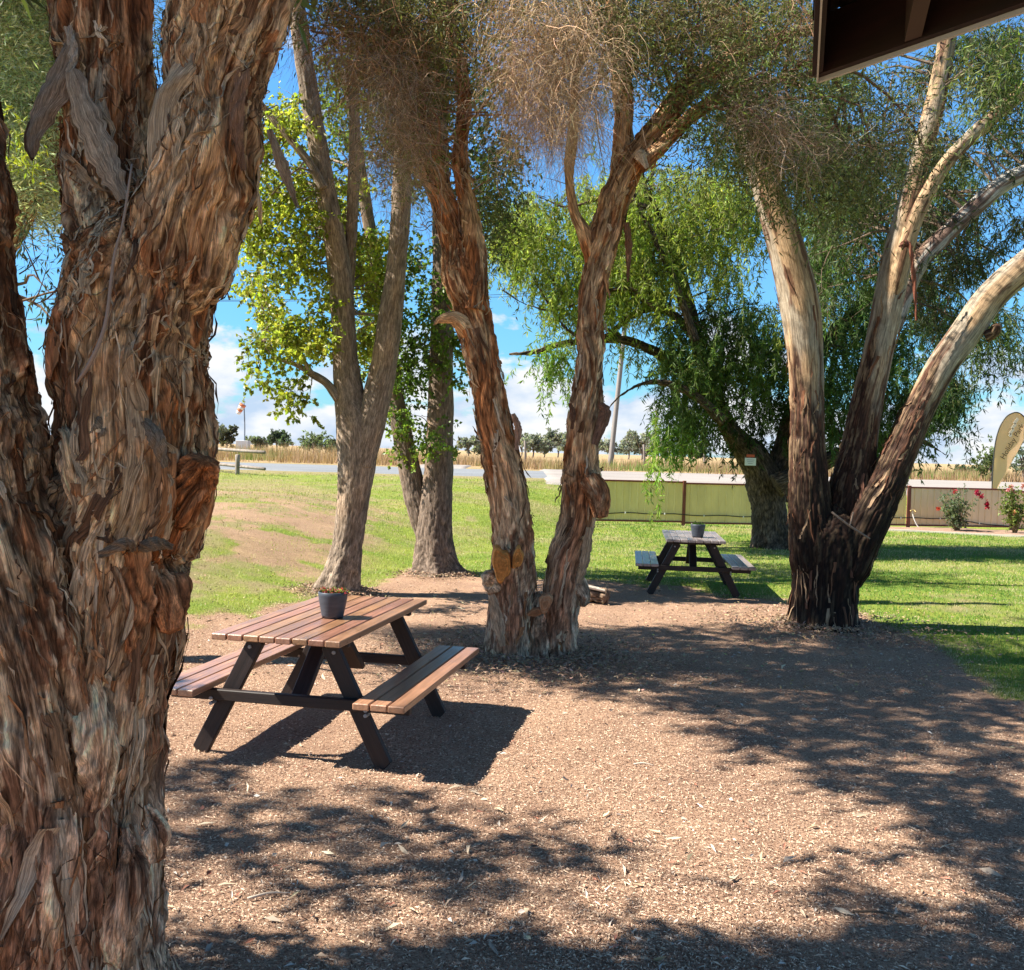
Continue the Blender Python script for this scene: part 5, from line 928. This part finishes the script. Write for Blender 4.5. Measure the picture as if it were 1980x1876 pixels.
for k, x in enumerate(xs_): far_tree('%s haze-tinted gum from the left in the long row along the horizon' % ['first', 'second', 'third', 'fourth', 'fifth', 'sixth', 'seventh', 'eighth', 'ninth', 'tenth', 'eleventh', 'twelfth', 'thirteenth', 'last'][k], x, 888, [846, 858, 842, 838, 850, 836, 852, 852, 842, 836, 850, 846, 856, 850][k], 34 + (k * 7) % 13, 135 + (k * 11) % 30, (.27, .29, .26), 0, 'row of haze-tinted gums on the horizon')  # crown colour paled to stand in for haze
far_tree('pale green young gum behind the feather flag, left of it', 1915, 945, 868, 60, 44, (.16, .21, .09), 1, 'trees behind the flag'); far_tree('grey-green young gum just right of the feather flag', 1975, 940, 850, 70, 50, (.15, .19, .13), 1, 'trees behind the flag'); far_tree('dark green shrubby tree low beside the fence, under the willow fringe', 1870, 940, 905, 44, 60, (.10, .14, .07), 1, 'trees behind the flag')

# ================================================================== GROUND COVER
def blades(name, x, y, h, wd, col, lean=.35, material=None):
    n = len(x); z = elev(x, y); B = np.column_stack([x, y, z - .005]); a = rng.uniform(0, 6.28, n); s = np.column_stack([np.cos(a), np.sin(a), np.zeros(n)]) * (wd * .5)[:, None]
    tip = B + np.column_stack([rng.normal(0, lean, n) * h, rng.normal(0, lean, n) * h, h]); V = np.stack([B - s, B + s, tip], 1).reshape(-1, 3); F = np.arange(n * 3).reshape(-1, 3)
    return tag(mesh_obj(name, V, F, material or M_grass, None, np.repeat(col, 3, 0)), kind='stuff')
# lawn: density falls with distance, blades grow to stay visible
n = 380000; yy = 6 + 30 * rng.random(n) ** 1.25; xx = rng.uniform(-.62, .62, n) * yy; mu_ = mulchness(xx, yy); ok = (mu_ < .12) & (yy < 34.5); ok &= rng.random(n) > dirt(xx, yy) * .85; 
th_ = sstep(.40, .62, n2(xx, yy, .7, 31, 4) * .6 + n2(xx, yy, 3.3, 32, 3) * .4 + .22 * sstep(-2.2, -4.2, xx) * sstep(8, 11, yy) - .1) * .75; bd = sstep(.5, .66, n2(xx * .35, yy, .8, 33, 3)) * sstep(17, 22, yy); ok &= (rng.random(n) > th_) 
fyline = np.interp(xx, [fxy[0][0], fxy[5][0]], [fxy[0][1], fxy[5][1]]); ok &= ~((xx > 8.2) & (yy > bed_y(xx) - .1) & (yy < 29.6))
xx, yy, th_, bd = xx[ok], yy[ok], th_[ok], bd[ok]; n = len(xx); pt_ = n2(xx, yy, .9, 41, 3); col = tint_(n, (1, 1, 1), .25, .08)
green = np.array([.33, .38, .10]); lush = np.array([.15, .29, .055]); straw = np.array([.56, .50, .28]); mixk = np.clip(sstep(.5, .72, pt_) * .8 + th_ * .8 + bd * .5 + sstep(-1.6, .1, mulchness(xx, yy)) * .5, 0, 1); mixk = (rng.random(n) < mixk * .85).astype(float)[:, None]
base = lush + (green * 1.35 - lush) * sstep(3, -2, xx)[:, None]; cc_ = (base * (1 - mixk) + straw * mixk) * col
blades('grass', xx, yy, rng.uniform(.014, .038, n) * (1 + yy * .025), .003 + yy * .00055, cc_)
# tall dry weeds across the road
n = 60000; yy = rng.uniform(43.8, 62, n) ; xx = rng.uniform(-32, 42, n); k = n2(xx, yy, .35, 51, 3); ok = (k > .40) & ~((xx > -4.6) & (xx < -1.4) & (yy < 49)); xx, yy, k = xx[ok], yy[ok], k[ok]; n = len(xx); gm = sstep(.5, .62, n2(xx, yy, .16, 55, 2) + .14 * ((xx > 3) & (xx < 13)))[:, None] * sstep(54, 48, yy)[:, None]
cc_ = (np.array([.44, .30, .19]) * (1 - gm) + np.array([.22, .30, .09]) * gm) * tint_(n, (1, 1, 1), .25, .08); blades('dry_grass', xx, yy, rng.uniform(.2, .62, n) * (.5 + k) * (1 + .35 * sstep(-1, -8, xx)), np.full(n, .03), cc_, .18)
# leaf and bark litter over the mulch
def litter(n, ymin, ymax, ln, wd, cols, seed, zoff=.006, lift=.3):
    yy = ymin + (ymax - ymin) * rng.random(n) ** 1.6; xx = rng.uniform(-.56, .56, n) * yy; ok = (mulchness(xx, yy) > -.15) & (rng.random(n) < .35 + .9 * sstep(.36, .6, n2(xx, yy, .9, 200 + seed, 3))); xx, yy = xx[ok], yy[ok]; n = len(xx); B = np.column_stack([xx, yy, elev(xx, yy) + zoff + (n2(xx, yy, 9, 21, 3) - .5) * .022])
    a = rng.uniform(0, 6.28, n); t = np.column_stack([np.cos(a), np.sin(a), rng.normal(0, lift, n) * .5]); s = np.column_stack([-np.sin(a), np.cos(a), rng.normal(0, lift, n)]); l = (rng.uniform(.5, 1.5, n) * ln)[:, None]; w_ = (rng.uniform(.6, 1.4, n) * wd)[:, None]; cv = rng.normal(0, .2, (n, 1)) * l
    pts = np.stack([B - t * l * .5, B - t * l * .12 + s * (w_ * .5 + cv * .4) + [0, 0, .004], B + t * l * .5 + s * cv * .2, B - t * l * .12 + s * (-w_ * .5 + cv * .4) + [0, 0, .002]], 1).reshape(-1, 3)
    ci = rng.integers(0, len(cols), n); c = np.array(cols)[ci] * rng.normal(1, .22, (n, 1)).clip(.5, 1.6); return pts, np.repeat(c, 4, 0), n
MC = [(.65, .48, .34), (.58, .41, .29), (.47, .30, .21), (.28, .155, .105), (.70, .55, .41), (.52, .345, .24), (.13, .07, .045)]
mb = MB()
for args in ((240000, 3.2, 12, .018, .0034, MC, 1), (7000, 3.2, 16, .036, .007, MC, 2), (240, 3.3, 14, .085, .016, [(.62, .53, .38), (.55, .43, .30), (.45, .36, .28), (.5, .42, .26)], 3, .012, .5), (2600, 3.3, 16, .036, .011, [(.5, .44, .38), (.42, .31, .22), (.35, .15, .10)], 4, .012, .5)):
    p, c, n = litter(*args); mb.add(p, np.arange(n * 4).reshape(-1, 4), c)
for bx, by, rr_, k_ in ((.25, 9.2, .75, 2600), (-2.15, 12.8, .6, 1200), (3.55, 11.3, .8, 2000), (-1.05, 15.0, .7, 900), (.2, 9.2, 1.6, 1800), (3.5, 11.2, 1.8, 1500)):
    a = rng.uniform(0, 6.28, k_); d_ = rr_ * (.45 + .6 * np.abs(rng.normal(0, .5, k_))); x_ = bx + np.cos(a) * d_; y_ = by + np.sin(a) * d_; B = np.column_stack([x_, y_, elev(x_, y_) + .012 + .05 * np.exp(-((d_ / rr_ - .5) * 3) ** 2)]); leaves(mb, B, rng.normal(size=(k_, 3)) * [1, 1, .35], .05, .013, tint_(k_, (.34, .24, .165), .35, .08), .2)
tag(mb.build('leaf_litter', M_litter), kind='stuff')
# straggling fallen leaves on the lawn
yy = 8 + 16 * rng.random(5000) ** 1.3; xx = rng.uniform(-.5, .5, 5000) * yy; B = np.column_stack([xx, yy, elev(xx, yy) + .03]); mb = MB(); leaves(mb, B, rng.normal(size=(5000, 3)) * [1, 1, .2], .035, .014, tint_(5000, (.36, .27, .15), .25), .1); tag(mb.build('fallen_leaves', M_litter), kind='stuff')
# a few fallen twigs one can tell apart
for k, (dx, dy, L_, lab) in enumerate([(520, 1738, .16, 'small bare twig on the mulch below the near picnic table'), (1245, 1483, .12, 'pale broken twig in the middle of the sunlit mulch'), (1700, 1775, .2, 'thin dark twig in the shaded mulch at the lower right')]):
    q = gp(dx, dy); mb = MB(); a = rng.uniform(-.3, .3); tube(mb, [[q[0] - L_ / 2, q[1] - a * .1, q[2] + .012], [q[0], q[1] + .01, q[2] + .02], [q[0] + L_ / 2, q[1] + a * .1, q[2] + .014]], [.006, .005, .002], 6, (.5, .42, .34) if k < 2 else (.1, .07, .05), n=10); tag(mb.build('twig', M_twig, None, True), lab, 'twig', 'fallen twigs')
